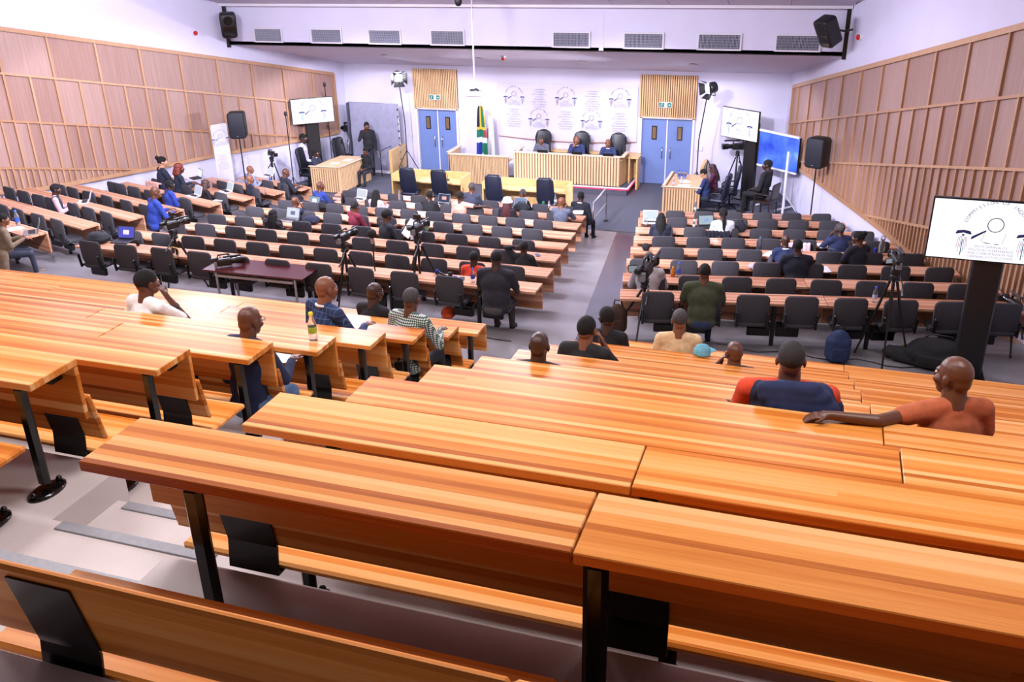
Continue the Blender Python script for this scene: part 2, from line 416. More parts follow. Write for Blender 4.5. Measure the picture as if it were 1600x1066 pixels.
side_wall('wall_right', WR, -1, 3.23, .605, .225,
          [(sR(y), z) for y, z in ((27.8, 1.1), (25.25, 1.3), (22.02, 1.46), (20.04, 1.55), (18.3, 1.57), (14.0, 1.62), (11, 2.4))],
          [1.2, 2.31] + [3.61 + 1.298 * k for k in range(11)], 15.4, M_wallw)

# back wall with two door openings
DOORS = ((-12.87, -11.38), (-5.30, -3.64))
mb = MB()
for a, b in ((-16.2, -12.87), (-11.38, -5.30), (-3.64, -.4)): mb.box(((a + b) / 2, 28.55, 1.9), (b - a, .3, 3.8))
for a, b in DOORS: mb.box(((a + b) / 2, 28.55, 2.95), (b - a, .3, 1.7))
wall_back = struct('wall_back', mb, M_wallw)
struct('wall_rear', MB().box((-7, -2.3, 7), (34, .3, 12)), plain('dark_rear_wall', (52, 44, 42), .95))  # unseen rear wall, made dark to cut bounce onto the bench fronts
M_amber = plain('amber_wired_glass', (120, 96, 70), .2)
for k, (a, b) in enumerate(DOORS):
    d = thing('door_%d' % (k + 1), '', '', (0, 0, 0)); del d['label']; del d['category']; d['kind'] = 'structure'
    for x in (a + .02, b - .02): part('door_frame', MB().box((x, 28.42, 1.05), (.07, .16, 2.1)), M_white, d)
    part('door_head', MB().box(((a + b) / 2, 28.42, 2.1), (b - a + .06, .16, .06)), M_white, d)
    mid = (a + b) / 2
    for sg in (-1, 1):
        w_ = (b - a) / 2 - .06; cx = mid + sg * (w_ / 2 + .008)
        leaf = part('door_leaf', MB().bevbox((cx, 28.47, 1.04), (w_, .05, 2.06), .006), M_door, d)
        wx = cx + sg * .0
        part('window_frame', MB().box((wx, 28.44, 1.62), (.16, .03, .42)), M_blk, leaf)
        part('window_pane', MB().box((wx, 28.425, 1.62), (.11, .012, .36)), M_amber, leaf)
        hx = mid + sg * .13
        part('pull_handle', MB().tube([(hx, 28.44, .82), (hx, 28.39, .84), (hx, 28.39, 1.16), (hx, 28.44, 1.18)], .013, 8), M_chrome, leaf)
    part('meeting_strip', MB().box((mid, 28.435, 1.05), (.035, .03, 2.06)), M_white, d)
    # slatted timber over the door
    x0, x1 = a - .05, b + .03
    part('slat_backing', MB().box(((x0 + x1) / 2, 28.385, 2.74), (x1 - x0, .03, 1.26)), plain('dark_slat_board', (120, 78, 44), .7), d)  # dark backing board behind the slats
    mb = MB(); n = 26; p = (x1 - x0) / n
    for i in range(n): mb.box((x0 + p * (i + .5), 28.345, 2.74), (p * .62, .06, 1.27))
    part('slat_cladding', mb, M_slat, d, stuff=True)
# exit signs over the doors
M_green = plain('exit_green', (24, 120, 110), .5)
def exit_sign(x, z, label):
    t = thing('exit_sign', label, 'exit sign', (x, 28.30, z))
    part('plate', MB().bevbox((0, 0, 0), (.40, .02, .17), .006), M_white, t)
    part('green_field', MB().box((-.11, -.012, 0), (.15, .006, .13)), M_green, t); part('green_field', MB().box((.12, -.012, 0), (.12, .006, .13)), M_green, t)
    m = MB()
    m.ball((-.10, -.017, .04), (.014, .004, .014), 8, 5)
    for p0, p1 in (((-.105, .02), (-.12, -.01)), ((-.105, .02), (-.08, .005)), ((-.12, -.01), (-.10, -.045)), ((-.12, -.01), (-.15, -.03)), ((-.105, .02), (-.13, .012))):
        m.tube([(p0[0], -.017, p0[1]), (p1[0], -.017, p1[1])], .007, 5)
    m.tube([(.09, -.017, 0), (.15, -.017, 0)], .008, 5); m.tube([(.15, -.017, 0), (.125, -.017, .025)], .008, 5); m.tube([(.15, -.017, 0), (.125, -.017, -.025)], .008, 5)
    part('pictogram_print', m, M_white, t)
exit_sign(-12.142, 2.48, 'green and white exit sign on slats over the door beside the grey backdrop')
exit_sign(-4.537, 2.50, 'green and white exit sign on slats over the door beside the emblem banner')

# bulkhead, soffit, ceiling
xl, xr = wl_x(23.9) - .1, wr_x(23.9) + .1
mb = MB(); mb.box(((xl + xr) / 2, 24.0, 5.12), (xr - xl, .2, 1.12)); bulk = struct('wall_bulkhead', mb, M_wallw)
part('dark_track', MB().box(((xl + xr) / 2, 23.885, 4.575), (xr - xl - .2, .03, .025)), M_blk, bulk)  # thin black track along the bulkhead's lower edge
part('bulkhead_joint', MB().box((-5.55, 23.897, 5.12), (.12, .008, 1.1)), M_ceil, bulk)
mb = MB()
xa, xb = wl_x(28.4) - .2, wr_x(28.4) + .2
mb.add([(xl, 23.9, 4.56), (xr, 23.9, 4.56), (xb, 28.5, 3.46), (xa, 28.5, 3.46), (xl, 23.9, 4.66), (xr, 23.9, 4.66), (xb, 28.5, 3.56), (xa, 28.5, 3.56)],
       [(0, 1, 2, 3), (7, 6, 5, 4), (0, 4, 5, 1), (3, 2, 6, 7), (0, 3, 7, 4), (1, 5, 6, 2)])
soffit = struct('ceiling_stage', mb, M_ceil)
ceil = MB(); zc = lambda y: 5.70 + .235 * (23.75 - y)
ceil.add([(-24, -2.4, zc(-2.4) + .03), (9, -2.4, zc(-2.4) + .03), (9, 24, zc(24) + .03), (-24, 24, zc(24) + .03), (-24, -2.4, zc(-2.4) + .3), (9, -2.4, zc(-2.4) + .3), (9, 24, zc(24) + .3), (-24, 24, zc(24) + .3)],
         [(0, 1, 2, 3), (7, 6, 5, 4), (0, 4, 5, 1), (3, 2, 6, 7), (0, 3, 7, 4), (1, 5, 6, 2)])
ceiling = struct('ceiling', ceil, M_ceil)
part('ceiling_lip', MB().box(((xl + xr) / 2, 23.78, 5.68), (xr - xl - .1, .24, .07)), M_white, ceiling)
for k in range(12):
    x0 = -16.55 + 1.42 * k
    for j in range(2):
        y1 = 23.7 - j * 2.5; y0 = y1 - 2.48
        m = MB(); m.add([(x0, y0, zc(y0)), (x0 + 1.40, y0, zc(y0)), (x0 + 1.40, y1, zc(y1)), (x0, y1, zc(y1)), (x0, y0, zc(y0) + .04), (x0 + 1.40, y0, zc(y0) + .04), (x0 + 1.40, y1, zc(y1) + .04), (x0, y1, zc(y1) + .04)],
                        [(0, 1, 2, 3), (7, 6, 5, 4), (0, 4, 5, 1), (3, 2, 6, 7), (0, 3, 7, 4), (1, 5, 6, 2)])
        part('panel', m, M_ceil, ceiling)
for nm, x in (('trim_1', wl_x(23.8) + .03), ('trim_2', wr_x(23.8) - .05)):
    struct(nm, MB().box((x, 23.82, 5.25), (.09, .09, 1.5)), M_blk)
# air grilles in the bulkhead
M_dark = plain('grille_void', (58, 60, 78), .9)
GX = ((-15.79, -14.85), (-13.94, -12.95), (-12.14, -11.14), (-10.28, -9.28), (-6.85, -5.83), (-4.98, -3.94), (-3.12, -2.04), (-1.26, -.19))
ORD = ['first', 'second', 'third', 'fourth', 'fifth', 'sixth', 'seventh', 'eighth', 'ninth', 'tenth', 'eleventh', 'twelfth', 'thirteenth', 'fourteenth', 'fifteenth']
for i, (a, b) in enumerate(GX):
    t = thing('air_grille', 'white louvred air grille, %s counted from the paler timber side wall, in the bulkhead' % ORD[i], 'vent', ((a + b) / 2, 23.89, 4.85), 0, 'air grilles in the bulkhead')
    W = b - a - .08; Hh = .33
    part('backing', MB().box((0, -.004, 0), (W, .008, Hh)), M_dark, t)
    m = MB()
    for sx in (-1, 1): m.box((sx * (W / 2 + .02), -.015, 0), (.04, .03, Hh + .08))
    for sz in (-1, 1): m.box((0, -.015, sz * (Hh / 2 + .02)), (W, .03, .04))
    part('grille_frame', m, M_white, t)
    m = MB(); n = 30
    for k in range(n): m.box((-W / 2 + W * (k + .5) / n, -.014, 0), (.010, .02, Hh))
    for k in range(5): m.box((0, -.010, -Hh / 2 + Hh * (k + .5) / 5), (W, .010, .006))
    part('louvres', m, plain('louvre_%d' % i, (176, 178, 196), .5), t, stuff=True)
# recessed soffit downlights
for i, (px, py) in enumerate(((601, 91), (747, 95), (909, 100), (1084, 103))):
    y = (25.7, 26.0, 26.2, 26.3)[i]; z = 4.56 - (y - 23.9) * .239
    x = (-12.572, -9.695, -6.641, -3.487)[i]
    t = thing('downlight', '%s round downlight in the sloping soffit, counted from the grey backdrop side' % ORD[i], 'ceiling light', (x, y, z - .004), 0, 'soffit downlights')
    t.rotation_euler = (math.atan(-.239), 0, 0)
    part('trim_ring', MB().lathe([(.09, .0), (.125, -.012), (.125, -.02), (.09, -.02)], 20), M_white, t)
    part('lamp_disc', MB().lathe([(.001, -.012), (.09, -.012), (.09, -.006)], 20), emit('downlight_glow', (255, 250, 246), 9), t)

# floors -------------------------------------------------------------
FL = lambda i: 3.79 + .985 * i
TL = lambda i: 5.245 - .377 * i
FR = lambda i: 3.66 + .998 * i
TR = lambda i: 5.297 - .383 * i
mb = MB(); mb.box((-8.2, 25.9, -.15), (20, 5.3, .3)); stage = struct('floor_stage', mb, M_carpet)
part('carpet_edge', MB().box((-4.75, 23.26, .004), (1.3, .03, .012)), M_blk, stage)
XA0, XA1 = -3.88, -2.60      # stepped aisle between the two bench blocks
steps = bpy.data.objects.new('floor_tiers', None); COL.objects.link(steps); steps['kind'] = 'structure'
for i in range(-3, 8):
    for (x0, x1, F, T) in ((-23, XA0, FL, TL), (XA1, 8.2, FR, TR)):
        z = T(i) - .745; y0, y1 = F(i) - .95, F(i) + .035
        if i == 7: y1 += .15
        if i == -3: y0 -= 1.6
        part('tier', MB().box(((x0 + x1) / 2, (y0 + y1) / 2, z - .4), (x1 - x0, y1 - y0, .8)), M_vinyl, steps)
    F0, z = FL(i), TL(i) - .745
    for y0, y1, dz in ((F0 - 1.05, F0 - .55, 0), (F0 - .55, F0 - .06, -.19)):
        st = part('step', MB().box(((XA0 + XA1) / 2, (y0 + y1) / 2, z + dz - .3), (XA1 - XA0, y1 - y0, .6)), M_vinyl, steps)
        part('nosing', MB().bevbox(((XA0 + XA1) / 2 - .05, y1 - .035, z + dz + .004), (1.02, .075, .012), .003), M_strip, st)
# sloping floor of the lower hall
sa, ca = math.sin(R(10)), math.cos(R(10)); sb, cb = math.sin(R(17)), math.cos(R(17))
def z_mid(x, y): return 1.745 - .168 * (y - 12.67)
def z_rt(x, y): return 1.725 - .1665 * (-(x + 2.6) * sa + (y - 12.8) * ca)
def z_lf(x, y): return 1.685 - .176 * ((x + 13.69) * sb + (y - 13.01) * cb)
def ax_l(y): return -3.79 - .157 * (y - 12.67) + .25    # edges of the centre aisle
def ax_r(y): return -2.6 - .157 * (y - 12.8) - .1
def floor_z(x, y):
    l, r = ax_l(y), ax_r(y)
    if x <= -13.5: z = z_lf(x, y)
    elif x <= -12.4: t = (x + 13.5) / 1.1; z = (1 - t) * z_lf(x, y) + t * z_mid(x, y)
    elif x <= l: z = z_mid(x, y)
    elif x < r: t = (x - l) / (r - l); z = (1 - t) * z_mid(x, y) + t * z_rt(x, y)
    else: z = z_rt(x, y)
    return max(.0, min(1.86, z))
mb = MB(); xs = [-21 + .25 * k for k in range(110)]; ys = [10.7 + .25 * k for k in range(52)]
vs = []; fs = []
for y in ys:
    for x in xs: vs.append((x, y, floor_z(x, y) - (.004 if y > 23.25 else 0)))
nx = len(xs)
for j in range(len(ys) - 1):
    for i in range(nx - 1):
        fs.append((j * nx + i, j * nx + i + 1, (j + 1) * nx + i + 1, (j + 1) * nx + i))
mb.add(vs, fs, 0, True)
ramp = struct('floor_ramp', mb, M_lower)
mb = MB(); vs = []; fs = []
for k in range(48):
    y = 11.6 + 11.7 * k / 47
    for t in range(6):
        l, r = ax_l(y) + .32, ax_r(y) - .02; x = l + (r - l) * t / 5; vs.append((x, y, floor_z(x, y) + .006))
for k in range(47):
    for t in range(5): fs.append((k * 6 + t, k * 6 + t + 1, (k + 1) * 6 + t + 1, (k + 1) * 6 + t))
mb.add(vs, fs, 0, True); part('aisle_strip', mb, M_aisle, ramp)

# ------------------------------------------------------------------ raked bench rows
def bench_desk_mesh(L):
    key = round(L, 3)
    if key in DM: return DM[key]
    top = MB().bevbox((L / 2, -.18, -.0225), (L, .36, .045), .004).mesh('desktop', M_top)
    pan = MB().bevbox((L / 2, -.018, -.222), (L, .032, .353), .004).mesh('front_panel', M_board)
    back = MB().bevbox((0, 0, 0), (L, .034, .35), .012)
    back = back.mesh('backrest', M_board)
    seat_ = MB().bevbox((L / 2, 0, 0), (L, .42, .04), .012).mesh('seat', M_top)
    DM[key] = (top, pan, back, seat_)
    return DM[key]
DM = {}
LEG = MB().bevbox((0, 0, -.37), (.085, .05, .66), .02).mesh('leg', M_gloss)
FOOT = MB().lathe([(.001, 0), (.13, 0), (.13, .012), (.10, .022), (.001, .022)], 20, sx=.62, sy=1.0)
FOOT.ball((.0, .10, .03), .02, 8, 5); FOOT.ball((.0, -.10, .03), .02, 8, 5); FOOT = FOOT.mesh('foot_plate', M_gloss)
BRK = MB().box((0, -.07, -.09), (.07, .10, .085)).mesh('bracket', M_blk)
PLATE = MB()
_pl = [(-.30, .010), (-.60, .066), (-.735, .045), (-.748, .30)]
for (z0, y0), (z1, y1) in zip([(a, b) for a, b in _pl], [(a, b) for a, b in _pl[1:]]):
    PLATE.add([(-.125, y0, z0), (.125, y0, z0), (.125, y1, z1), (-.125, y1, z1), (-.125, y0 + .008, z0 + (.008 if z1 < -.74 else 0)), (.125, y0 + .008, z0 + (.008 if z1 < -.74 else 0)), (.125, y1 + .008, z1 + (.008 if z1 < -.74 else 0)), (-.125, y1 + .008, z1 + (.008 if z1 < -.74 else 0))],
              [(0, 1, 2, 3), (7, 6, 5, 4), (0, 4, 5, 1), (3, 2, 6, 7), (0, 3, 7, 4), (1, 5, 6, 2)])
PLATE = PLATE.mesh('support_plate', M_gloss)
PED = MB().bevbox((0, 0, -.13), (.075, .05, .36), .02).mesh('pedestal', M_gloss)
BLK = {'L': (FL, TL, 'left'), 'R': (FR, TR, 'right')}
def row_word(i): return ORD[7 - i] if i >= -2 else 'last'
def bench_row(blk, i, cuts, desk=True, bench=True, legend=''):
    F, T, _ = BLK[blk]; y, z = F(i), T(i)
    side = 'the block below the darker wall' if blk == 'R' else 'the block beside the paler wall'
    n = len(cuts) - 1
    for k in range(n):
        x0, x1 = cuts[k] + .004, cuts[k + 1] - .004; L = x1 - x0
        m = bench_desk_mesh(L)
        far = (k if blk == 'R' else n - 1 - k)
        where = ('at stepped aisle' if far == 0 else ORD[far] + ' from stepped aisle')
        if desk:
            d = thing('bench_desk', 'striped bench desk %s, %s raked row up, %s' % (where, row_word(i), 'big screen side' if blk == 'R' else 'brown table side'),
                      'desk', (x0, y, z), 0, 'raked bench desks')
            part('desktop', m[0], None, d); part('front_panel', m[1], None, d)
            lx = [.48] if (blk == 'R' and far == 0) else ([.07] + ([L - .3] if k == n - 1 else [])) if blk == 'R' else ([L - .12, .3] if (blk == 'L' and far == 0) else [.3, L - .1])
            for q in lx:
                lg = part('leg', LEG, None, d, M=T3(q, -.325, -.0)); part('foot_plate', FOOT, None, lg, M=T3(0, 0, -.745))
                part('bracket', BRK, None, d, M=T3(q + .10 if q < L / 2 else q - .02, 0, 0))
        if bench:
            if k == n - 1 and blk == 'R': pass
            b = thing('bench', 'striped bench with backrest %s, %s raked row up, %s' % (where, row_word(i), 'big screen side' if blk == 'R' else 'brown table side'),
                      'bench', (x0, y, z - (.085 if (blk == 'R' and i == -2) else 0)), 0, 'raked bench seats')
            part('backrest', m[2], None, b, M=T3(L / 2, .062, -.43) @ RX(R(11)))
            part('seat', m[3], None, b, M=T3(0, .295, -.715))
            px = ([.40] if far == 0 else [.14]) if blk == 'R' else [L - .28, .5]
            for q in px:
                part('support_plate', PLATE, None, b, M=T3(q, 0, 0))
                lg = part('pedestal', PED, None, b, M=T3(q + .1, .30, -.76)); part('foot_plate', FOOT, None, lg, M=T3(0, 0, -.36))
LEFT_END = {-1: -5.6, 0: -6.6, 1: -7.6, 2: -8.5, 3: -9.4, 4: -10.2, 5: -11.2, 6: -12.2, 7: -13.2}
for i in range(-1, 8):
    c = [-4.0]
    step = (1.5, 2.0) if i == 2 else (3.15, 2.0)
    x = -4.0; k = 0
    while x > LEFT_END[i]:
        x -= 1.47 if (k == 0 and i == 2) else (2.6 if i in (1, 3, 5, 7) else 3.1); c.append(x); k += 1
    bench_row('L', i, sorted(c), desk=(i >= 0), bench=True) if i < 7 else bench_row('L', i, sorted(c), bench=False)
RIGHT_END = {-2: 1.2, -1: 1.5, 0: 1.9, 1: 2.3, 2: 2.7, 3: 3.1, 4: 3.4, 5: 3.7, 6: 4.1, 7: 4.4}
for i in range(-2, 8):
    lim = wr_x(FR(i) + .6) - .12; c = [-2.55]
    if i <= 0: c += [-.6, 1.4] + ([3.4] if RIGHT_END[i] > 1.4 else [])
    else: c += [.6] + [.6 + 2.6 * q for q in range(1, 3) if .6 + 2.6 * (q - 1) < RIGHT_END[i]]
    c = [q for q in c if q < lim - .6] + ([lim] if c[-1] > lim else [])
    bench_row('R', i, c, desk=(i >= -1), bench=(i < 7))
# ------------------------------------------------------------------ lower hall: desk rows and swing chairs
MY = [12.67, 13.93, 15.3, 16.63, 18.1, 19.5, 20.87, 22.25]; MZ = [2.49, 2.28, 2.05, 1.82, 1.57, 1.34, 1.11, .88]
RE = [(-2.6, 12.8, 2.47), (-2.83, 14.1, 2.25), (-3.05, 15.48, 2.02), (-3.25, 16.86, 1.78), (-3.45, 18.21, 1.56), (-3.69, 19.65, 1.31), (-3.93, 21.21, 1.05), (-4.12, 22.48, .84)]
LE = [(-13.69, 13.01, 2.43), (-13.65, 14.3, 2.21), (-13.67, 15.63, 1.99), (-13.65, 16.93, 1.77), (-13.7, 18.4, 1.52), (-13.7, 19.8, 1.29), (-13.75, 21.3, 1.04), (-13.75, 22.7, .80)]
LM = {}
def desk_meshes(L):
    k = round(L, 2)
    if k not in LM:
        LM[k] = (MB().bevbox((L / 2, -.20, -.02), (L, .40, .04), .004).mesh('desktop', M_dtop),
                 MB().bevbox((L / 2, -.018, -.235), (L, .03, .39), .004).mesh('front_panel', M_dboard))
    return LM[k]
POST = MB().bevbox((0, 0, -.39), (.06, .05, .70), .01).mesh('post', M_blk)
PFOOT = MB().bevbox((0, 0, .012), (.34, .34, .02), .008).box((0, -.02, .03), (.14, .12, .02)).mesh('foot_plate', M_blk)
def backwarp(v): return Vector((v.x * (1 - .05 * (v.z < 0) * (-v.z / .22)), v.y + .10 * (v.x / .24) ** 2 * .5 - .10 * v.z * .35 + .03 * (v.z / .22) ** 2, v.z))
CB = MB().pad(.47, .44, .045, .085, .018, warp=backwarp).mesh('backrest', M_fab)
CS = MB().pad(.45, .42, .06, .07, .02, M=RX(R(-90)), warp=lambda v: Vector((v.x, v.y - .02 * (v.z / .21) ** 2, v.z))).mesh('seat', M_fab)
CK = MB(); CK.bevbox((0, 0, .0), (.03, .05, .25), .008); CK.box((0, .05, -.10), (.028, .14, .03)); CK = CK.mesh('side_bracket', M_blk)
CA = MB(); CA.bevbox((0, 0, 0), (.33, .07, .13), .01); CA.box((.14, .0, .10), (.05, .05, .1)); CA.box((0, .02, .115), (.30, .22, .025)); CA = CA.mesh('swing_arm', M_blk)
GROUPS = {'M': 'swing chairs of the middle desk rows', 'R': 'swing chairs of the desk rows by the big screen', 'L': 'swing chairs of the desk rows by the roll-up banner'}
BLKW = {'M': 'middle block', 'R': 'big screen block', 'L': 'paler wall block'}
def swing_chair(M, blk, row, pos, jit, sgn):
    t = thing('swing_chair', 'grey swing chair, %s from centre aisle, %s desk row from stage, %s' % (ORD[pos], ORD[7 - row], BLKW[blk]) if blk != 'L' else
              'grey swing chair, %s from side aisle, %s desk row from stage, %s' % (ORD[pos], ORD[7 - row], BLKW[blk]), 'chair', group=GROUPS[blk])
    t.matrix_world = M @ RZ(jit)
    part('backrest', CB, None, t, M=T3(0, -.02, .70))
    part('seat', CS, None, t, M=T3(0, .20, .445))
    for sx in (-1, 1): part('side_bracket', CK, None, t, M=T3(sx * .215, -.045, .56) @ RX(R(8)))
    q = sgn * (1 if pos % 2 == 0 else -1)
    part('swing_arm', CA, None, t, M=T3(.13 * q, .24, .27) @ (RZ(0) if q > 0 else RZ(math.pi)))
    return t
def desk_row(blk, row, e, ang, length, sgn, chairs, back=.62, cuts=3):
    "e: far corner at the aisle; the row runs along sgn * (cos ang, sin ang)"
    D = Matrix.Translation(e) @ RZ(R(ang))
    n = max(1, round(length / 2.9)); L = length / n
    m = desk_meshes(L - .008)
    for k in range(n):
        x0 = k * L if sgn > 0 else -(k + 1) * L
        where = 'at the aisle' if k == 0 else ORD[k] + ' from the aisle'
        d = thing('row_desk', 'long timber desk %s, %s desk row from stage, %s' % (where, ORD[7 - row], BLKW[blk]), 'desk', group='lower hall desks')
        d.matrix_world = D @ T3(x0 + .004, 0, 0)
        part('desktop', m[0], None, d); part('front_panel', m[1], None, d)
        cs = [c for c in chairs]; lo, hi = k * L, (k + 1) * L
        mids = [(cs[j] + cs[j + 1]) / 2 for j in range(0, len(cs) - 1, 2) if cs[j] is not None and cs[j + 1] is not None]
        mids = [q for q in mids if lo + .05 < q < hi - .05] or [(lo + hi) / 2]
        for q in [(q - lo) if sgn > 0 else L - (q - lo) for q in mids]:
            p = part('post', POST, None, d, M=T3(q, -.34, 0)); part('foot_plate', PFOOT, None, p, M=T3(0, 0, -.745))
    for j, c in enumerate(chairs):
        if c is None: continue
        swing_chair(D @ T3(sgn * c, -back, -.745 + .03), blk, row, j, R(random.uniform(-4, 4)), sgn)
def ser(a, b, n): return [a + (b - a) * k / (n - 1) for k in range(n)]
MCH = {0: ser(.57, 8.07, 11), 1: ser(.56, 8.09, 12), 2: ser(.9, 7.93, 11), 3: ser(.75, 7.7, 11), 4: ser(.8, 7.5, 11), 5: ser(.75, 7.3, 11), 6: ser(.6, 6.8, 10), 7: ser(.5, 6.6, 10)}
MX = [-3.79, -3.97, -4.22, -4.44, -4.67, -4.90, -5.13, -5.35]
MLEN = [8.6, 8.45, 8.15, 7.95, 7.7, 7.6, 7.4, 7.2]
for k in range(8):
    desk_row('M', k, (MX[k], MY[k], MZ[k]), 0, MLEN[k], -1, MCH[k])
RFIRST = {0: (.56, .672, 8), 1: (.45, .674, 8), 2: (.30, .70, 8), 3: (.06, .715, 8), 4: (-.08, .69, 8), 5: (.58, .70, 7), 6: (.22, .69, 7), 7: (.17, .70, 7)}
def r_len(e):
    d = 0
    while d < 8 and e[0] + d * ca < wr_x(e[1] + d * sa + .05) - .12: d += .05
    return d
RLEN = [r_len(e) for e in RE]
for k in range(8):
    a, s, n = RFIRST[k]
    desk_row('R', k, RE[k], 10, RLEN[k], 1, [a + s * j if a + s * j > .25 else None for j in range(n)])
def l_len(e):
    d = 0
    while d < 6.5 and e[0] - d * cb > wl_x(e[1] + d * sb) + .34: d += .05
    return d
LLEN = [l_len(e) for e in LE]
LCH = {0: [.45, 1.1, 1.8, 2.5, 3.2], 1: [.4, 1.1, 1.87, 2.46, 3.15, 3.9], 2: [.35, 1.02, 1.6, 2.49, 3.01, 3.67, 4.3], 3: [.5, 1.23, 2.0, 2.74, 3.44, 4.0], 4: [.5, 1.2, 1.9, 2.6, 3.2, 3.5],
       5: [.5, 1.2, 1.9, 2.55, 3.2], 6: [.45, 1.15, 1.8], 7: [.45, 1.1]}
for k in range(8):
    desk_row('L', k, LE[k], -17, LLEN[k], -1, [c if c < LLEN[k] - .2 else None for c in LCH[k]], back=.70)
# ------------------------------------------------------------------ the stage
M_cap = plain('desk_cap', (232, 206, 180), .4, noise=.04)
M_void = plain('slat_void', (150, 118, 92), .8)
def slat_front(parent, p0, p1, z0, z1, pitch=.062, name='slat_front'):
    "vertical slats over a backing from p0 to p1 (plan), outward normal to the right of p0->p1"
    a, b = Vector((p0[0], p0[1], 0)), Vector((p1[0], p1[1], 0)); d = b - a; L = d.length; d.normalize(); nrm = Vector((d.y, -d.x, 0))
    M = Matrix(((d.x, -nrm.x, 0, a.x), (d.y, -nrm.y, 0, a.y), (0, 0, 1, 0), (0, 0, 0, 1)))
    part('backing', MB().box((L / 2, .05, (z0 + z1) / 2), (L, .02, z1 - z0)), M_void, parent, M=M)
    mb = MB(); n = max(2, round(L / pitch))
    for i in range(n): mb.box((L * (i + .5) / n, .02, (z0 + z1) / 2), (L / n * .58, .04, z1 - z0))
    part(name, mb, M_slat, parent, M=M, stuff=True)
# dais with a glowing red edge
t = thing('dais', 'low carpeted dais with a red lit edge beneath the judges desk', 'platform', (0, 0, 0))
part('dais_body', MB().box((-7.25, 27.58, .11), (3.8, 1.6, .21)), M_carpet, t)
part('nosing', MB().bevbox((-7.25, 26.80, .225), (3.84, .08, .03), .005).bevbox((-5.33, 27.58, .225), (.06, 1.6, .03), .005), M_white, t)
part('led_strip', MB().box((-7.25, 26.768, .195), (3.8, .012, .02)).box((-5.318, 27.58, .195), (.012, 1.6, .02)), emit('red_led', (255, 30, 60), 6), t, label='red glowing strip light')
# judges desk
t = thing('judges_desk', 'long slatted judges desk with pale cap on the dais before the banner', 'desk', (0, 0, 0))
slat_front(t, (-9.0, 26.92), (-5.62, 26.92), .24, 1.12, .088); slat_front(t, (-5.62, 26.92), (-5.50, 27.75), .24, 1.12, .07)
part('cap', MB().bevbox((-7.31, 26.99, 1.135), (3.42, .16, .03), .006).bevbox((-5.55, 27.38, 1.135), (.12, .78, .03), .006).bevbox((-8.95, 27.38, 1.135), (.12, .78, .03), .006), M_cap, t)
part('worktop', MB().bevbox((-7.3, 27.22, 1.0), (3.3, .52, .03), .006), M_slat, t)
part('side_panel', MB().bevbox((-8.97, 27.35, .68), (.04, .8, .88), .005), M_slat, t)
# registrar desk at the flag
t = thing('registrar_desk', 'slatted corner desk with raised sides before the flag', 'desk', (0, 0, 0))
slat_front(t, (-11.22, 27.0), (-9.2, 27.0), 0.02, .93, .052)
part('cap', MB().bevbox((-10.2, 27.05, .945), (2.06, .14, .03), .006), M_cap, t)
part('side_panel', MB().bevbox((-11.2, 27.5, .5), (.05, 1.0, .98), .006), M_slat, t)
part('side_cap', MB().bevbox((-11.2, 27.5, 1.0), (.16, 1.0, .03), .006), M_cap, t)
part('worktop', MB().bevbox((-10.2, 27.32, .76), (1.94, .5, .03), .006), M_slat, t)
# side tables
def side_table(label, quad, slats, z=.78):
    t = thing('side_table', label, 'desk', (0, 0, 0))
    (a, b, c, d) = quad
    m = MB(); m.add([(x, y, z - .03) for x, y in quad] + [(x, y, z) for x, y in quad], [(3, 2, 1, 0), (4, 5, 6, 7), (0, 1, 5, 4), (1, 2, 6, 5), (2, 3, 7, 6), (3, 0, 4, 7)])
    part('tabletop', m, M_slat, t)
    for p, q in slats: slat_front(t, quad[p], quad[q], .02, z + .04, .075)
    for p, q in slats:
        A, B = Vector(quad[p] + (0,)), Vector(quad[q] + (0,)); dd = B - A
        part('cap', MB().bevbox((0, 0, 0), (dd.length + .06, .08, .025), .005), M_cap, t, M=Matrix.Translation((A + B) / 2 + Vector((0, 0, z + .05))) @ RZ(math.atan2(dd.y, dd.x)))
    return t
side_table('slatted side table with papers beside the grey backdrop', [(-15.06, 24.89), (-14.06, 24.95), (-13.87, 26.69), (-14.91, 26.64)], [(0, 1), (1, 2)])
side_table('slatted side table crowded with water bottles beside the blue board', [(-3.98, 25.08), (-2.95, 25.15), (-3.05, 26.78), (-3.99, 26.80)], [(0, 1), (3, 0)])
# yellow pine tables for counsel
def pine_table(label, x0, x1, y0, y1):
    t = thing('pine_table', label, 'table', ((x0 + x1) / 2, y0, 0)); W = x1 - x0; D = y1 - y0
    part('tabletop', MB().bevbox((0, D / 2, .72), (W, D, .04), .006), M_pine, t)
    part('back_panel', MB().bevbox((0, D - .015, .50), (W + .06, .035, .86), .006), M_pine, t)
    for s in (-1, 1): part('end_panel', MB().bevbox((s * W / 2, D / 2, .46), (.045, D, .90), .006), M_pine, t)
    part('desk_microphone', MB().lathe([(.05, .0), (.05, .03), (.01, .035)], 10, M=T3(W * .25, D * .5, .74)).tube([(W * .25, D * .5, .76), (W * .25, D * .45, .92), (W * .25, D * .3, 1.0)], .008, 6), M_blk, t)
    return t
pine_table('yellow pine table with raised back, standing before the slatted corner desk', -11.93, -9.72, 24.25, 24.95)
pine_table('yellow pine table with raised back, standing before the judges desk', -8.98, -6.50, 24.05, 24.65)
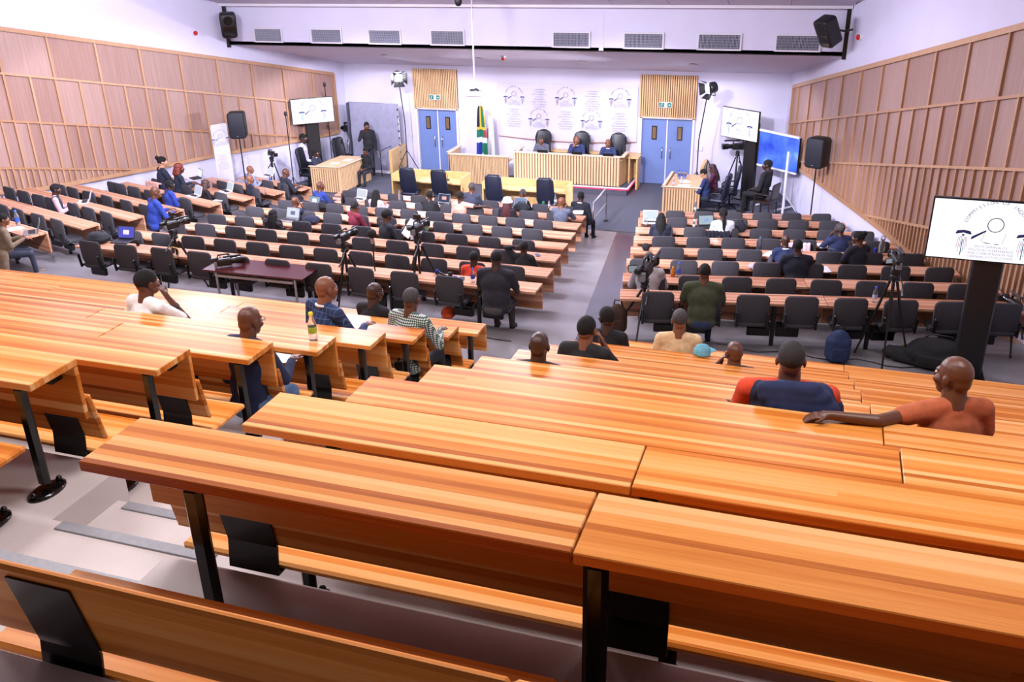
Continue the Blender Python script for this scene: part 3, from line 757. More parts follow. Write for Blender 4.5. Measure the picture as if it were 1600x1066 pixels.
# padded chairs
def backform(v): return Vector((v.x * (1 - .12 * max(0, v.z) / .4), v.y + .06 * (v.x / .25) ** 2 - .05 * math.cos(v.z * 5), v.z))
EX_B = MB().pad(.52, .78, .10, .12, .04, warp=backform, n=6).mesh('backrest', M_leathb)
EX_S = MB().pad(.52, .50, .11, .10, .04, M=RX(R(-90))).mesh('seat', M_leathb)
EX_BK = MB().pad(.52, .78, .10, .12, .04, warp=backform, n=6).mesh('backrest', M_leather)
EX_SK = MB().pad(.52, .50, .11, .10, .04, M=RX(R(-90))).mesh('seat', M_leather)
EX_A = MB().tube([(0, -.18, -.06), (0, -.18, .15), (0, -.12, .22), (0, .12, .22), (0, .20, .14), (0, .20, -.06)], .022, 8).mesh('armrest', M_blkp)
m = MB(); m.tube([(0, 0, .09), (0, 0, .40)], .03, 10)
for k in range(5):
    a = 2 * math.pi * k / 5; m.tube([(0, 0, .10), (.30 * math.cos(a), .30 * math.sin(a), .07)], [.03, .018], 6); m.ball((.30 * math.cos(a), .30 * math.sin(a), .032), .032, 8, 6)
EX_L = m.mesh('star_base', M_blkp)
def exec_chair(label, loc, rz=0, black=True, arms=True, hi=0.0, group=None, tuft=False):
    t = thing('office_chair', label, 'chair', loc, rz, group)
    part('star_base', EX_L, None, t); part('seat', EX_SK if black else EX_S, None, t, M=T3(0, .04, .46))
    bk = part('backrest', EX_BK if black else EX_B, None, t, M=T3(0, -.22, .86 + hi) @ RX(R(10)))
    if tuft:
        m = MB()
        for r_ in range(5):
            for c in range(5 - r_ % 2): m.ball(((c - (4 - r_ % 2) / 2) * .10, .05, .30 - r_ * .13), (.014, .01, .014), 6, 4)
        part('button_tufting', m, M_gloss, bk, stuff=True)
        part('piped_edge', MB().tube([(.26 * math.cos(R(a)) * (1 if abs(math.cos(R(a))) < .9 else 1), .03, .12 + .28 * math.sin(R(a))) for a in range(-10, 191, 20)], .028, 8), M_leather, bk)
    if arms:
        for s in (-1, 1): part('armrest', EX_A, None, t, M=T3(s * .29, .03, .47))
    return t
for (px, py, y, lb) in ((641, 287, 24.0, 'navy leather chair back at the pine table, nearer the slatted side table'), (690, 285, 24.0, 'navy leather chair back at the pine table, nearer the red lit dais end'),
                        (774, 297, 23.8, 'navy leather chair back at the longer pine table, beside the pink hat'), (854, 299, 23.8, 'navy leather chair back at the longer pine table, beside the handrail')):
    x = {641: -11.224, 690: -10.225, 774: -8.506, 854: -6.999}[px]
    exec_chair(lb, (x, y, 0), R(random.uniform(-4, 4)), black=False, arms=False, hi=.02)
for x, lb in ((-8.302, 'black tufted judge chair behind the woman in grey'), (-7.047, 'black tufted judge chair behind the middle judge'), (-5.884, 'black tufted judge chair behind the judge looking down')):
    exec_chair(lb, (x, 27.72, .22), math.pi, hi=.17, tuft=True)
exec_chair('black leather swivel chair with loop arms standing empty before the white wall', (-17.132,26.130,0.000), R(-62), hi=.03)
exec_chair('black leather chair of the suited man at the slatted side table', (-15.42, 25.35, 0), R(-85), hi=.03)
exec_chair('dark swivel chair tucked at the far end of the papers table', (-15.0, 26.95, 0), R(-110), hi=.03)
M_bluefab = plain('blue_fabric', (44, 58, 104), .85, bump=.1, scale=200)
for (xy, lb, a) in (((-2.45, 25.45), 'dark blue swivel chair of the woman in navy at the bottle table', 82), ((-2.25, 26.35), 'dark blue swivel chair of the woman in maroon', 95)):
    c = exec_chair(lb, (xy[0], xy[1], 0), R(a), black=False, hi=-.05)
# credenza
t = thing('credenza', 'orange timber credenza behind the judges chairs', 'cabinet', (-6.75, 28.2, .22))
part('carcass', MB().bevbox((0, 0, .36), (2.9, .3, .72), .01), M_pine, t); part('top', MB().bevbox((0, 0, .74), (3.0, .36, .04), .01), M_pine, t)
for k in range(4): part('door', MB().bevbox((-1.09 + .725 * k, -.155, .36), (.69, .02, .64), .004), M_pine, t)
t = thing('end_cabinet', 'narrow pine cabinet beside the judges desk at the blue door', 'cabinet', (-5.2, 27.75, .0))
part('side_panel', MB().bevbox((0, 0, .5), (.05, .5, .98), .006), M_pine, t); part('top', MB().bevbox((-.12, 0, 1.0), (.34, .54, .035), .006), M_pine, t); part('side_panel', MB().bevbox((-.24, 0, .5), (.05, .5, .98), .006), M_pine, t)
# pine balustrades at the doors
def balustrade(label, x, y, L, rail_pts):
    t = thing('pine_balustrade', label, 'railing', (x, y, 0))
    part('board', MB().bevbox((0, L / 2, .52), (.10, L, .78), .01), M_pine, t)
    part('plinth', MB().box((0, L / 2, .07), (.08, L - .05, .14)), M_blk, t)
    part('handrail', MB().tube(rail_pts, .016, 6), M_blk, t)
balustrade('pine balustrade with black handrail beside the door by the grey backdrop', -13.451 + .1, 27.15, 1.15, [(-.3, -.1, .05), (-.3, -.1, .9), (-.3, .9, .9), (-.3, .9, .05)])
balustrade('pine balustrade with black loop rail beside the door behind the bottle table', -3.2, 27.35, .95, [(.12, -.1, .05), (.12, -.05, .7), (.12, .3, 1.02), (.14, .7, .8), (.3, .8, .05)])
# handrail at the foot of the centre aisle
t = thing('handrail', 'pale blue-grey steel handrail at the foot of the centre aisle', 'railing', (0, 0, 0))
part('rail', MB().tube([(-5.36, 22.5, .10), (-5.36, 22.5, .75), (-5.36, 22.62, .95), (-5.38, 24.0, .95), (-5.38, 24.12, .80), (-5.38, 24.12, .0)], .028, 10), M_alu, t)
part('mid_rail', MB().tube([(-5.36, 22.5, .5), (-5.38, 24.1, .5)], .018, 8), M_alu, t)
part('foot_plate', MB().lathe([(.07, 0), (.07, .03), (.03, .04)], 12, M=T3(-5.36, 22.5, .10)), M_blk, t); part('foot_plate', MB().lathe([(.07, 0), (.07, .03), (.03, .04)], 12, M=T3(-5.38, 24.12, 0)), M_blk, t)
# emblem banner on the back wall
t = thing('emblem_banner', 'white printed banner repeating the commission emblem behind the judges', 'banner', (0, 28.37, 0))
vs = []; fs = []; n = 24
for i in range(n + 1):
    x = -9.96 + 4.56 * i / n
    for j in range(9):
        z = 3.03 + (1.32 + .10 * math.sin(math.pi * i / n) * -1 - 3.03) * j / 8 + (0 if j else .012 * math.sin(i * 1.3))
        vs.append((x, -.02 - .008 * math.sin(i * 1.9 + j * .7) * (j / 8), z))
for i in range(n):
    for j in range(8): fs.append((i * 9 + j, i * 9 + j + 1, (i + 1) * 9 + j + 1, (i + 1) * 9 + j))
part('cloth', MB().add(vs, fs, 0, True), plain('banner_cloth', (206, 202, 216), .8, noise=.012, scale=5), t)
part('hem', MB().tube([(-9.96 + 4.56 * i / n, -.03, 1.32 - .10 * math.sin(math.pi * i / n)) for i in range(n + 1)], .012, 5), plain('copper_hem', (190, 130, 110), .6), t)
for px, py in ((803, 152), (884, 154), (969, 156), (842, 188), (924, 191)):
    q = {803: (-9.404,28.330,2.586), 884: (-7.687,28.330,2.602), 969: (-5.949,28.330,2.621), 842: (-8.576,28.330,1.910), 924: (-6.850,28.330,1.919)}[px]
    part('emblem_print', EMB, None, t, M=T3(q[0], -.042, q[2]) @ Matrix.Scale(.56, 4))
for q in ((-8.547,28.330,2.812), (-6.823,28.330,2.806), (-9.413,28.330,2.162), (-7.685,28.330,2.146), (-5.955,28.330,2.152)):
    part('wording_print', BLKTXT, None, t, M=T3(q[0], -.042, q[2]) @ Matrix.Scale(.66, 4))
# grey backdrop
t = thing('backdrop_screen', 'tall grey fabric screen with eyelets standing behind the camera operator', 'screen', (0, 0, 0))
A, B = Vector((-15.082,27.850,2.271)), Vector((-13.314,27.850,2.311)); vs = []; fs = []
for i in range(21):
    for j in range(13):
        x = A.x + (B.x - A.x) * i / 20; z = A.z * (1 - j / 12) + .02
        vs.append((x, 27.85 + .012 * math.sin(i * 2.1 + j) + (.02 if j % 4 == 0 else 0) * .6 + (.01 if i % 5 == 0 else 0), z))
for i in range(20):
    for j in range(12): fs.append((i * 13 + j, i * 13 + j + 1, (i + 1) * 13 + j + 1, (i + 1) * 13 + j))
part('cloth', MB().add(vs, fs, 0, True), plain('grey_backdrop_cloth', (150, 150, 176), .85, noise=.04, scale=6), t)
part('side_cloth', MB().box((A.x - .10, 27.98, A.z / 2), (.02, .30, A.z)), plain('dark_backdrop_cloth', (98, 100, 122), .85), t)
m = MB()
for k in range(9): m.ball((B.x + .01, 27.83, .25 + k * (A.z - .4) / 8), (.025, .012, .035), 6, 5)
part('eyelets', m, M_blk, t, stuff=True)
part('frame', MB().tube([(A.x, 27.9, .0), (A.x, 27.9, A.z + .02), (B.x, 27.9, A.z + .02), (B.x, 27.9, 0)], .02, 8), M_alu, t)
part('foot_bar', MB().bevbox(((A.x + B.x) / 2, 27.72, .03), (B.x - A.x, .25, .05), .01), M_white, t)
# flags
def flag(label, px_loc, top, mats, width, z0, fn):
    t = thing('flag', label, 'flag', (px_loc[0], px_loc[1], 0))
    part('pole', MB().tube([(0, 0, .02), (0, 0, top)], .016, 8).ball((0, 0, top + .03), .03, 8, 6), M_pine, t)
    part('foot', MB().lathe([(.16, 0), (.16, .02), (.03, .05)], 14), M_blk, t)
    mb = MB(); nu, nv = 14, 22
    for j in range(nv):
        for i in range(nu):
            q = []
            for di, dj in ((0, 0), (0, 1), (1, 1), (1, 0)):
                u, v = (i + di) / nu, (j + dj) / nv
                wd = width * (.35 + .65 * v ** .6)
                q.append((-.02 + wd * (u - .45), -.05 + .045 * math.sin(u * 15 + v * 2) * (.3 + v), top - .04 - (top - .04 - z0) * v - .06 * abs(u - .45)))
            mb.add(q, [(0, 1, 2, 3)], fn((i + .5) / nu, (j + .5) / nv), True)
    part('cloth', mb, mats, t); return t
FM = [plain('flag_green', (20, 110, 84), .7), plain('flag_blue', (36, 52, 150), .7), plain('flag_yellow', (228, 180, 60), .7), plain('flag_black', (26, 26, 40), .7), plain('flag_white', (232, 232, 240), .7), plain('flag_red', (196, 50, 62), .7)]
def rsa(u, v):
    if v < .36: return 3 if u < .38 else (2 if u < .5 else (0 if u < .88 else 2))
    if v < .42: return 2
    if v < .56: return 0 if u < .8 else 5
    if v < .62: return 4
    return 1 if u < .5 else (4 if u < .58 + .1 * v and v > .8 else 0)
fx = (-10.317,27.750,1.663)
flag('draped green, blue, gold and black national flag behind the slatted corner desk', (fx[0], 27.75), 2.42, FM, .46, .55, rsa)
fx = (-10.104,28.000,1.521)
flag('draped white flag with a red edge behind the coloured national flag', (fx[0], 28.02), 2.05, [FM[4], FM[5]], .34, .6, lambda u, v: 1 if (u < .25 and .25 < v < .5) else 0)
# loudspeakers
def spk_box():
    m = MB(); m.pad(.48, .74, .40, .09, .03, n=5); return m.mesh('cabinet', M_blkp)
SPK = spk_box()
SPG = MB().pad(.43, .68, .02, .07, .008).mesh('grille', plain('speaker_grille', (30, 34, 46), .6, scale=300, bump=.2))
def speaker_stand(label, label2, loc, rz, h):
    s = thing('tripod_stand', label2, 'stand', loc, rz)
    part('pole', MB().tube([(0, 0, .25), (0, 0, h)], .018, 8), M_blk, s); part('collar', MB().tube([(0, 0, .62), (0, 0, .72)], .032, 8), M_blk, s)
    for k in range(3):
        a = 2 * math.pi * k / 3 + .4; part('leg', MB().tube([(0, 0, .72), (.42 * math.cos(a), .42 * math.sin(a), .01)], .013, 6), M_blk, s)
        part('brace', MB().tube([(0, 0, .28), (.21 * math.cos(a), .21 * math.sin(a), .36)], .008, 5), M_blk, s)
    t = thing('loudspeaker', label, 'speaker', (loc[0], loc[1], loc[2] + h), rz)
    part('cabinet', SPK, None, t, M=T3(0, 0, .37)); part('grille', SPG, None, t, M=T3(0, -.205, .37)); part('badge', MB().box((0, -.22, .08), (.05, .006, .02)), M_alu, t)
p = (-15.883,22.600,2.517); speaker_stand('black loudspeaker on a pole beside the roll-up banner', 'tripod pole stand carrying the loudspeaker beside the roll-up banner', (p[0], p[1], .05), R(25), p[2] - .05 - .37)
p = (0.027,23.550,2.329); speaker_stand('black loudspeaker on a pole beside the blue board', 'tripod pole stand carrying the loudspeaker beside the blue board', (p[0], p[1], .0), R(-28), p[2] - .37)
def wall_speaker(label, p, M, br):
    t = thing('wall_speaker', label, 'speaker', p); t.matrix_world = T3(*p) @ M
    part('cabinet', MB().pad(.44, .66, .34, .08, .03, warp=lambda v: Vector((v.x * (1 + .12 * v.z - .25 * max(0, v.y)), v.y, v.z))), M_blkp, t)
    part('horn', MB().lathe([(.13, 0), (.10, .03), (.05, .08), (.001, .085)], 16, M=T3(0, -.172, .16) @ RX(R(-90))), M_gloss, t); part('grille', MB().pad(.36, .30, .02, .05, .008), M_gloss, t, M=T3(0, -.172, -.14))
    part('wall_bracket', MB().tube(br, .025, 8), M_blk, t)
p = (-16.199,23.300,5.170); wall_speaker('black wall loudspeaker high on the bulkhead at the paler timber wall', p, RZ(R(35)) @ RX(R(12)), [(0, .17, -.1), (0, .3, -.25), (0, .5, -.28)])
p = (-0.062,23.000,5.212); wall_speaker('black wall loudspeaker high on the bulkhead at the darker timber wall', p, RZ(R(-48)) @ RX(R(28)), [(0, .17, -.05), (.1, .35, -.2), (.25, .45, -.2)])
# roll-up banner near the wall
t = thing('roll_up_banner', 'white roll-up banner with the commission emblem before the timber wall', 'banner', (0, 0, 0))
p0 = Vector((-16.598,22.300,2.527)); p1 = Vector((-16.367,22.750,2.542)); d = p1 - p0; L = math.hypot(d.x, d.y)
t.location = (p0.x, p0.y, .05); t.rotation_euler = (0, 0, math.atan2(d.y, d.x)); hz = p0.z - .05
part('sheet', MB().pad(L, hz, .012, .06, .003, M=T3(L / 2, 0, hz / 2)), plain('banner_vinyl', (224, 220, 236), .5, noise=.01), t)
part('base_cassette', MB().bevbox((L / 2, .02, .05), (L + .04, .2, .1), .02), M_alu, t)
part('emblem_print', EMB, None, t, M=T3(L / 2, -.012, hz - .42) @ Matrix.Scale(.62 * L / .72, 4))
part('wording_print', BLKTXT, None, t, M=T3(L / 2, -.012, hz - .92) @ Matrix.Scale(.70 * L / .72, 4))
# screens on column stands
def screen(label, A, B, ztop, zbot, colx, face_mat, emb=True, foot_z=0, colw=.42, cat='screen'):
    A, B = Vector(A), Vector(B); d = B - A; L = math.hypot(d.x, d.y); Hh = ztop - zbot
    t = thing('display_screen', label, cat, ((A.x + B.x) / 2, (A.y + B.y) / 2, foot_z), math.atan2(d.y, d.x)); zc_ = (ztop + zbot) / 2 - foot_z
    part('bezel', MB().pad(L, Hh, .06, .012, .006, M=T3(0, .03, zc_)), M_gloss, t)
    part('panel', MB().bevbox((0, -.004, zc_), (L - .035, .012, Hh - .04), .002), face_mat, t)
    if emb: part('emblem_print', EMB, None, t, M=T3(0, -.013, zc_ - .02) @ Matrix.Scale(Hh * .86, 4))
    if colw:
        part('column', MB().bevbox((colx, .16, (zc_ + Hh * .1) / 2), (colw, .16, zc_ + Hh * .1), .02), M_blkp, t); part('foot', MB().bevbox((colx, .14, .02), (colw + .1, .6, .04), .01), M_blk, t)
    return t
screen('white emblem screen on a black column by the paler timber wall', (-16.03, 25.75), (-14.97, 26.60), 2.70, 1.89, -.05, M_screen)
screen('white emblem screen on a black column between the film lamp and the blue board', (-2.78, 27.85), (-1.66, 27.1), 2.61, 1.73, .36, M_screen)
screen('large white emblem screen on a black column in the cross aisle', (1.462, 12.25), (2.96, 12.20), 4.33, 3.53, .02, M_screen, foot_z=1.86, colw=.36)
m = NT('blue_desktop_picture'); tc = m.n('ShaderNodeTexCoord'); no = m.n('ShaderNodeTexNoise', Scale=1.6, Detail=2.0); m.l(tc.outputs['Object'], no.inputs['Vector'])
m.setp(Base_Color=(0, 0, 0, 1), Roughness=.2); m.l(m.ramp(no.outputs[0], [(.35, srgb(40, 70, 215)), (.6, srgb(86, 130, 245)), (.75, srgb(150, 185, 255))]), m.bsdf.inputs['Emission Color']); m.bsdf.inputs['Emission Strength'].default_value = 1.0
t = screen('wide blue lit interactive board on a white wheeled stand', (-1.60, 27.04), (-.46, 26.10), 2.12, 1.15, 0, m.mat, emb=False, colw=0)
part('top_rim', MB().box((0, -.01, 2.13), (1.44, .07, .05)), M_white, t); part('bottom_rim', MB().box((0, -.01, 1.14), (1.44, .07, .04)), M_white, t)
for s in (-1, 1):
    part('stand_leg', MB().tube([(s * .3, .06, 1.16), (s * .36, .05, .08)], .03, 8), M_white, t); part('stand_foot', MB().tube([(s * .36, -.3, .06), (s * .36, .35, .06)], .03, 8), M_white, t)
t = thing('white_pole', 'slim white pole with a prop leg standing before the blue board', 'stand', (-0.734,25.977,0.020))
hp = 1.75
part('pole', MB().bevbox((0, 0, hp / 2), (.06, .05, hp), .01), M_white, t); part('prop_leg', MB().tube([(.02, .02, .55), (.35, .3, .0)], .015, 6), M_white, t)
# film lamps
def film_lamp(label, head, foot, aim, h_stand):
    t = thing('film_lamp', label, 'lamp', (foot[0], foot[1], foot[2]))
    H = Vector(head) - Vector(foot)
    part('stand_pole', MB().tube([(0, 0, .2), (0, 0, H.z * .55), (H.x * .98, H.y * .98, H.z - .12)], .016, 8), M_blk, t)
    for k in range(3):
        a = 2 * math.pi * k / 3 + .9; part('leg', MB().tube([(0, 0, .85), (.48 * math.cos(a), .48 * math.sin(a), .01)], .013, 6), M_blk, t)
    d = (Vector(aim) - Vector(head)).normalized(); Q = Matrix.Translation(H) @ d.to_track_quat('Y', 'Z').to_matrix().to_4x4()
    hd = part('lamp_head', MB().lathe([(.10, -.26), (.15, -.24), (.16, -.05), (.15, .0), (.13, .0)], 16, M=RX(R(-90))), M_blkp, t, M=Q)
    part('lens', MB().lathe([(.001, .0), (.08, .012), (.13, .0)], 16, M=RX(R(-90))), M_lamp, hd, label='glowing round lens')
    for k in range(4):
        Mf = RY(math.pi / 2 * k) @ T3(0, 0, .15) @ RX(R(38)); part('barn_door', MB().add([(-.13, .0, 0), (.13, .0, 0), (.19, .17, 0), (-.19, .17, 0), (-.13, 0, .006), (.13, 0, .006), (.19, .17, .006), (-.19, .17, .006)], [(3, 2, 1, 0), (4, 5, 6, 7), (0, 1, 5, 4), (1, 2, 6, 5), (2, 3, 7, 6), (3, 0, 4, 7)]), M_blkp, hd, M=Mf)
    part('yoke', MB().tube([(-.17, -.1, 0), (-.17, -.1, -.2), (.17, -.1, -.2), (.17, -.1, 0)], .012, 6), M_blk, hd)
film_lamp('film lamp with barn doors shining above the grey backdrop', (-12.95, 27.35, 3.22), (-12.95, 27.6, 0), (-6.5, 18, .3), 0)
film_lamp('black film lamp with barn doors on a tall stand beside the emblem screen', (-3.12, 26.85, 3.24), (-3.3, 26.95, 0), (-8.5, 22, 1.8), 0)
# ceiling projector, alarm sounders, ceiling camera
t = thing('projector', 'white ceiling projector hanging on a long pole before the flag', 'projector', (-8.337,22.000,3.730))
part('drop_pole', MB().tube([(0, 0, .08), (0, 0, 2.36)], .022, 8), M_white, t); part('casing', MB().bevbox((0, 0, 0), (.42, .34, .13), .03), M_white, t)
part('lens', MB().tube([(.10, .16, 0), (.10, .22, 0)], .045, 10), M_gloss, t); part('cable', MB().tube([(-.1, -.05, .09), (-.02, -.1, .10), (.05, .0, .11), (.12, -.08, .09)], .022, 6), M_blk, t)
t = thing('ceiling_camera', 'small black camera hanging from the ceiling above the projector pole', 'camera', (-8.485,21.500,5.931))
part('housing', MB().lathe([(.03, .12), (.09, .08), (.09, -.02), (.05, -.09), (.001, -.1)], 14), M_blkp, t); part('stem', MB().tube([(0, 0, .1), (0, 0, .25)], .02, 6), M_blk, t)
def sounder(label, p, nrm):
    t = thing('alarm_sounder', label, 'alarm', p); t.rotation_euler = Vector(nrm).to_track_quat('Z', 'Y').to_euler()
    part('base', MB().lathe([(.075, 0), (.075, .05), (.06, .055)], 14), M_white, t); part('red_lens', MB().lathe([(.06, .055), (.058, .10), (.03, .12), (.001, .122)], 14), M_red, t)
sounder('red alarm sounder on the sloping soffit above the flag', (-8.697, 25.3, 4.56 - 1.4 * .239 - .002), (0, -.23, -.97))
sounder('red alarm sounder beside the wall loudspeaker on the paler timber wall', (wl_x(22.7) + .0, 22.7, 5.006), (.968, -.25, 0))
sounder('red alarm sounder beside the wall loudspeaker on the darker timber wall', (wr_x(22.9) - .0, 22.9, 5.105), (-.959, -.284, 0))
# wall sockets
for lb, p in (('pair of white light switches beside the door by the grey backdrop', (-13.175,28.390,1.222)), ('pair of white light switches beside the film lamp stand', (-3.458,28.390,1.206))):
    t = thing('light_switch', lb, 'switch', p)
    for s in (-1, 1): part('switch_plate', MB().bevbox((s * .06, -.012, 0), (.10, .02, .14), .006), M_white, t)
# ------------------------------------------------------------------ people
_mc = {}
def cloth(c, **kw):
    k = ('c',) + tuple(c)
    if k not in _mc: _mc[k] = plain('cloth_%d_%d_%d' % tuple(c), c, .88, noise=.10, scale=14, bump=.12)
    return _mc[k]
def skin(c):
    k = ('s',) + tuple(c)
    if k not in _mc:
        _mc[k] = plain('skin_%d_%d_%d' % tuple(c), c, .42, noise=.05, scale=25)
    return _mc[k]
M_hair = plain('black_hair', (12, 10, 10), .9, noise=.2, scale=90, bump=.4)
M_greyhair = plain('grey_hair', (62, 58, 58), .75, noise=.2, scale=90, bump=.4)
M_redhair = plain('auburn_hair', (118, 44, 30), .55, noise=.2, scale=70, bump=.4)
M_brownhair = plain('brown_hair', (70, 44, 34), .55, noise=.25, scale=70, bump=.4)
M_eyew = plain('eye_white', (225, 220, 215), .3); M_eyed = plain('eye_dark', (20, 14, 12), .15)
DK, MD, LT, TAN = (62, 38, 28), (94, 56, 38), (128, 80, 56), (190, 140, 112)
def grid_cloth(name, base, line, line2, cell, w):
    m = NT(name); tc = m.n('ShaderNodeTexCoord'); sp = m.n('ShaderNodeSeparateXYZ'); m.l(tc.outputs['Object'], sp.inputs[0])
    fx = m.math('LESS_THAN', m.math('FRACT', m.math('DIVIDE', m.math('ADD', sp.outputs[0], 5.0), cell)), w); fz = m.math('LESS_THAN', m.math('FRACT', m.math('DIVIDE', m.math('ADD', sp.outputs[2], 5.0), cell)), w)
    c = m.mix(fx, srgb(*base), srgb(*line)); c = m.mix(fz, c, srgb(*line2), 'MULTIPLY' if w > .3 else 'MIX')
    m.setp(Base_Color=c, Roughness=.85); return m.mat
M_plaid = grid_cloth('gingham_cloth', (236, 240, 234), (112, 146, 124), (120, 118, 130), .024, .5)
M_pane = grid_cloth('windowpane_cloth', (30, 46, 84), (84, 108, 150), (84, 108, 150), .055, .08)
M_rib = grid_cloth('ribbed_navy', (30, 38, 66), (22, 28, 50), (255, 255, 255), .016, .5)

def capsule(mb, a, b, r0, r1, n=10):
    a, b = Vector(a), Vector(b)
    mb.tube([a, a.lerp(b, .33), a.lerp(b, .66), b], [r0, r0 + (r1 - r0) * .33, r0 + (r1 - r0) * .66, r1], n); mb.ball(a, r0, n, 7); mb.ball(b, r1, n, 7)
def blob(name, mb, mat, parent, voxel, sm=3, M=None, label=None):
    o = part(name, mb, mat, parent, M=M, label=label)
    r = o.modifiers.new('skin', 'REMESH'); r.mode = 'VOXEL'; r.voxel_size = voxel; r.use_smooth_shade = True
    s = o.modifiers.new('soft', 'SMOOTH'); s.iterations = sm; s.factor = .5
    return o
def hand(mb, wrist, d, up, sx, curl, k=1.0):
    "palm, four unequal fingers with two bends, thumb from the side of the palm"
    d = Vector(d).normalized(); up = Vector(up); up = (up - d * up.dot(d)).normalized(); x = d.cross(up) * sx
    w_ = Vector(wrist); fr = .0095 * k
    capsule(mb, w_, w_ + d * .035, .026 * k, .030 * k, 8)
    for j in range(4): capsule(mb, w_ + d * .02 + x * (.012 * (1.5 - j)), w_ + d * .085 + x * (.0195 * (1.5 - j)), .017 * k, .013 * k, 6)
    for j, ln in enumerate((.070, .080, .074, .056)):
        p = w_ + d * .088 + x * (.0205 * (1.5 - j)) * 1.0; a = 0
        for seg in (.45, .32, .23):
            a += curl; q = p + (d * math.cos(a) - up * math.sin(a)) * ln * seg
            capsule(mb, p, q, fr, fr * .92, 6); p = q
    p = w_ + d * .03 + x * .028; q = p + (d * .6 + x * .8).normalized() * .04; capsule(mb, p, q, fr * 1.2, fr * 1.1, 6)
    q2 = q + (d * .9 + x * .25 - up * .35 * curl).normalized() * .035; capsule(mb, q, q2, fr * 1.1, fr, 6)
ARMS = {  # elbow, wrist, hand direction, back-of-hand, curl
    'desk': ((.27, .15, .74), (.14, .38, .79), (-.35, 1, 0), (0, 0, 1), .25),
    'type': ((.25, .09, .73), (.10, .35, .82), (-.1, 1, -.05), (0, 0, 1), .4),
    'lap': ((.27, .02, .69), (.09, .26, .63), (-.6, 1, -.2), (0, 0, 1), .45),
    'cheek': ((.22, .30, .80), (.125, .17, 1.09), (-.30, -.25, 1), (1, .4, .2), .5),
    'chin': ((.20, .28, .80), (.06, .21, 1.06), (-.3, -.1, 1), (.2, 1, .1), 1.0),
    'behind': ((.40, .03, 1.20), (.15, -.05, 1.27), (-1, -.1, -.2), (0, -1, .2), .5),
    'out': ((.47, -.08, 1.05), (.76, -.02, 1.07), (1, .2, -.1), (0, 0, 1), .3),
    'rest': ((.30, .10, .72), (.30, .36, .73), (0, 1, -.1), (0, 0, 1), .5),
    'hold': ((.26, .12, .78), (.14, .34, .92), (-.2, 1, .5), (.3, 0, 1), .8),
    'down': ((.24, -.01, 1.08), (.25, .06, .82), (0, .1, -1), (1, 0, 0), .35),
    'phone': ((.27, .13, 1.20), (.11, .06, 1.47), (-.3, -.1, 1), (1, .2, 0), .7),
}
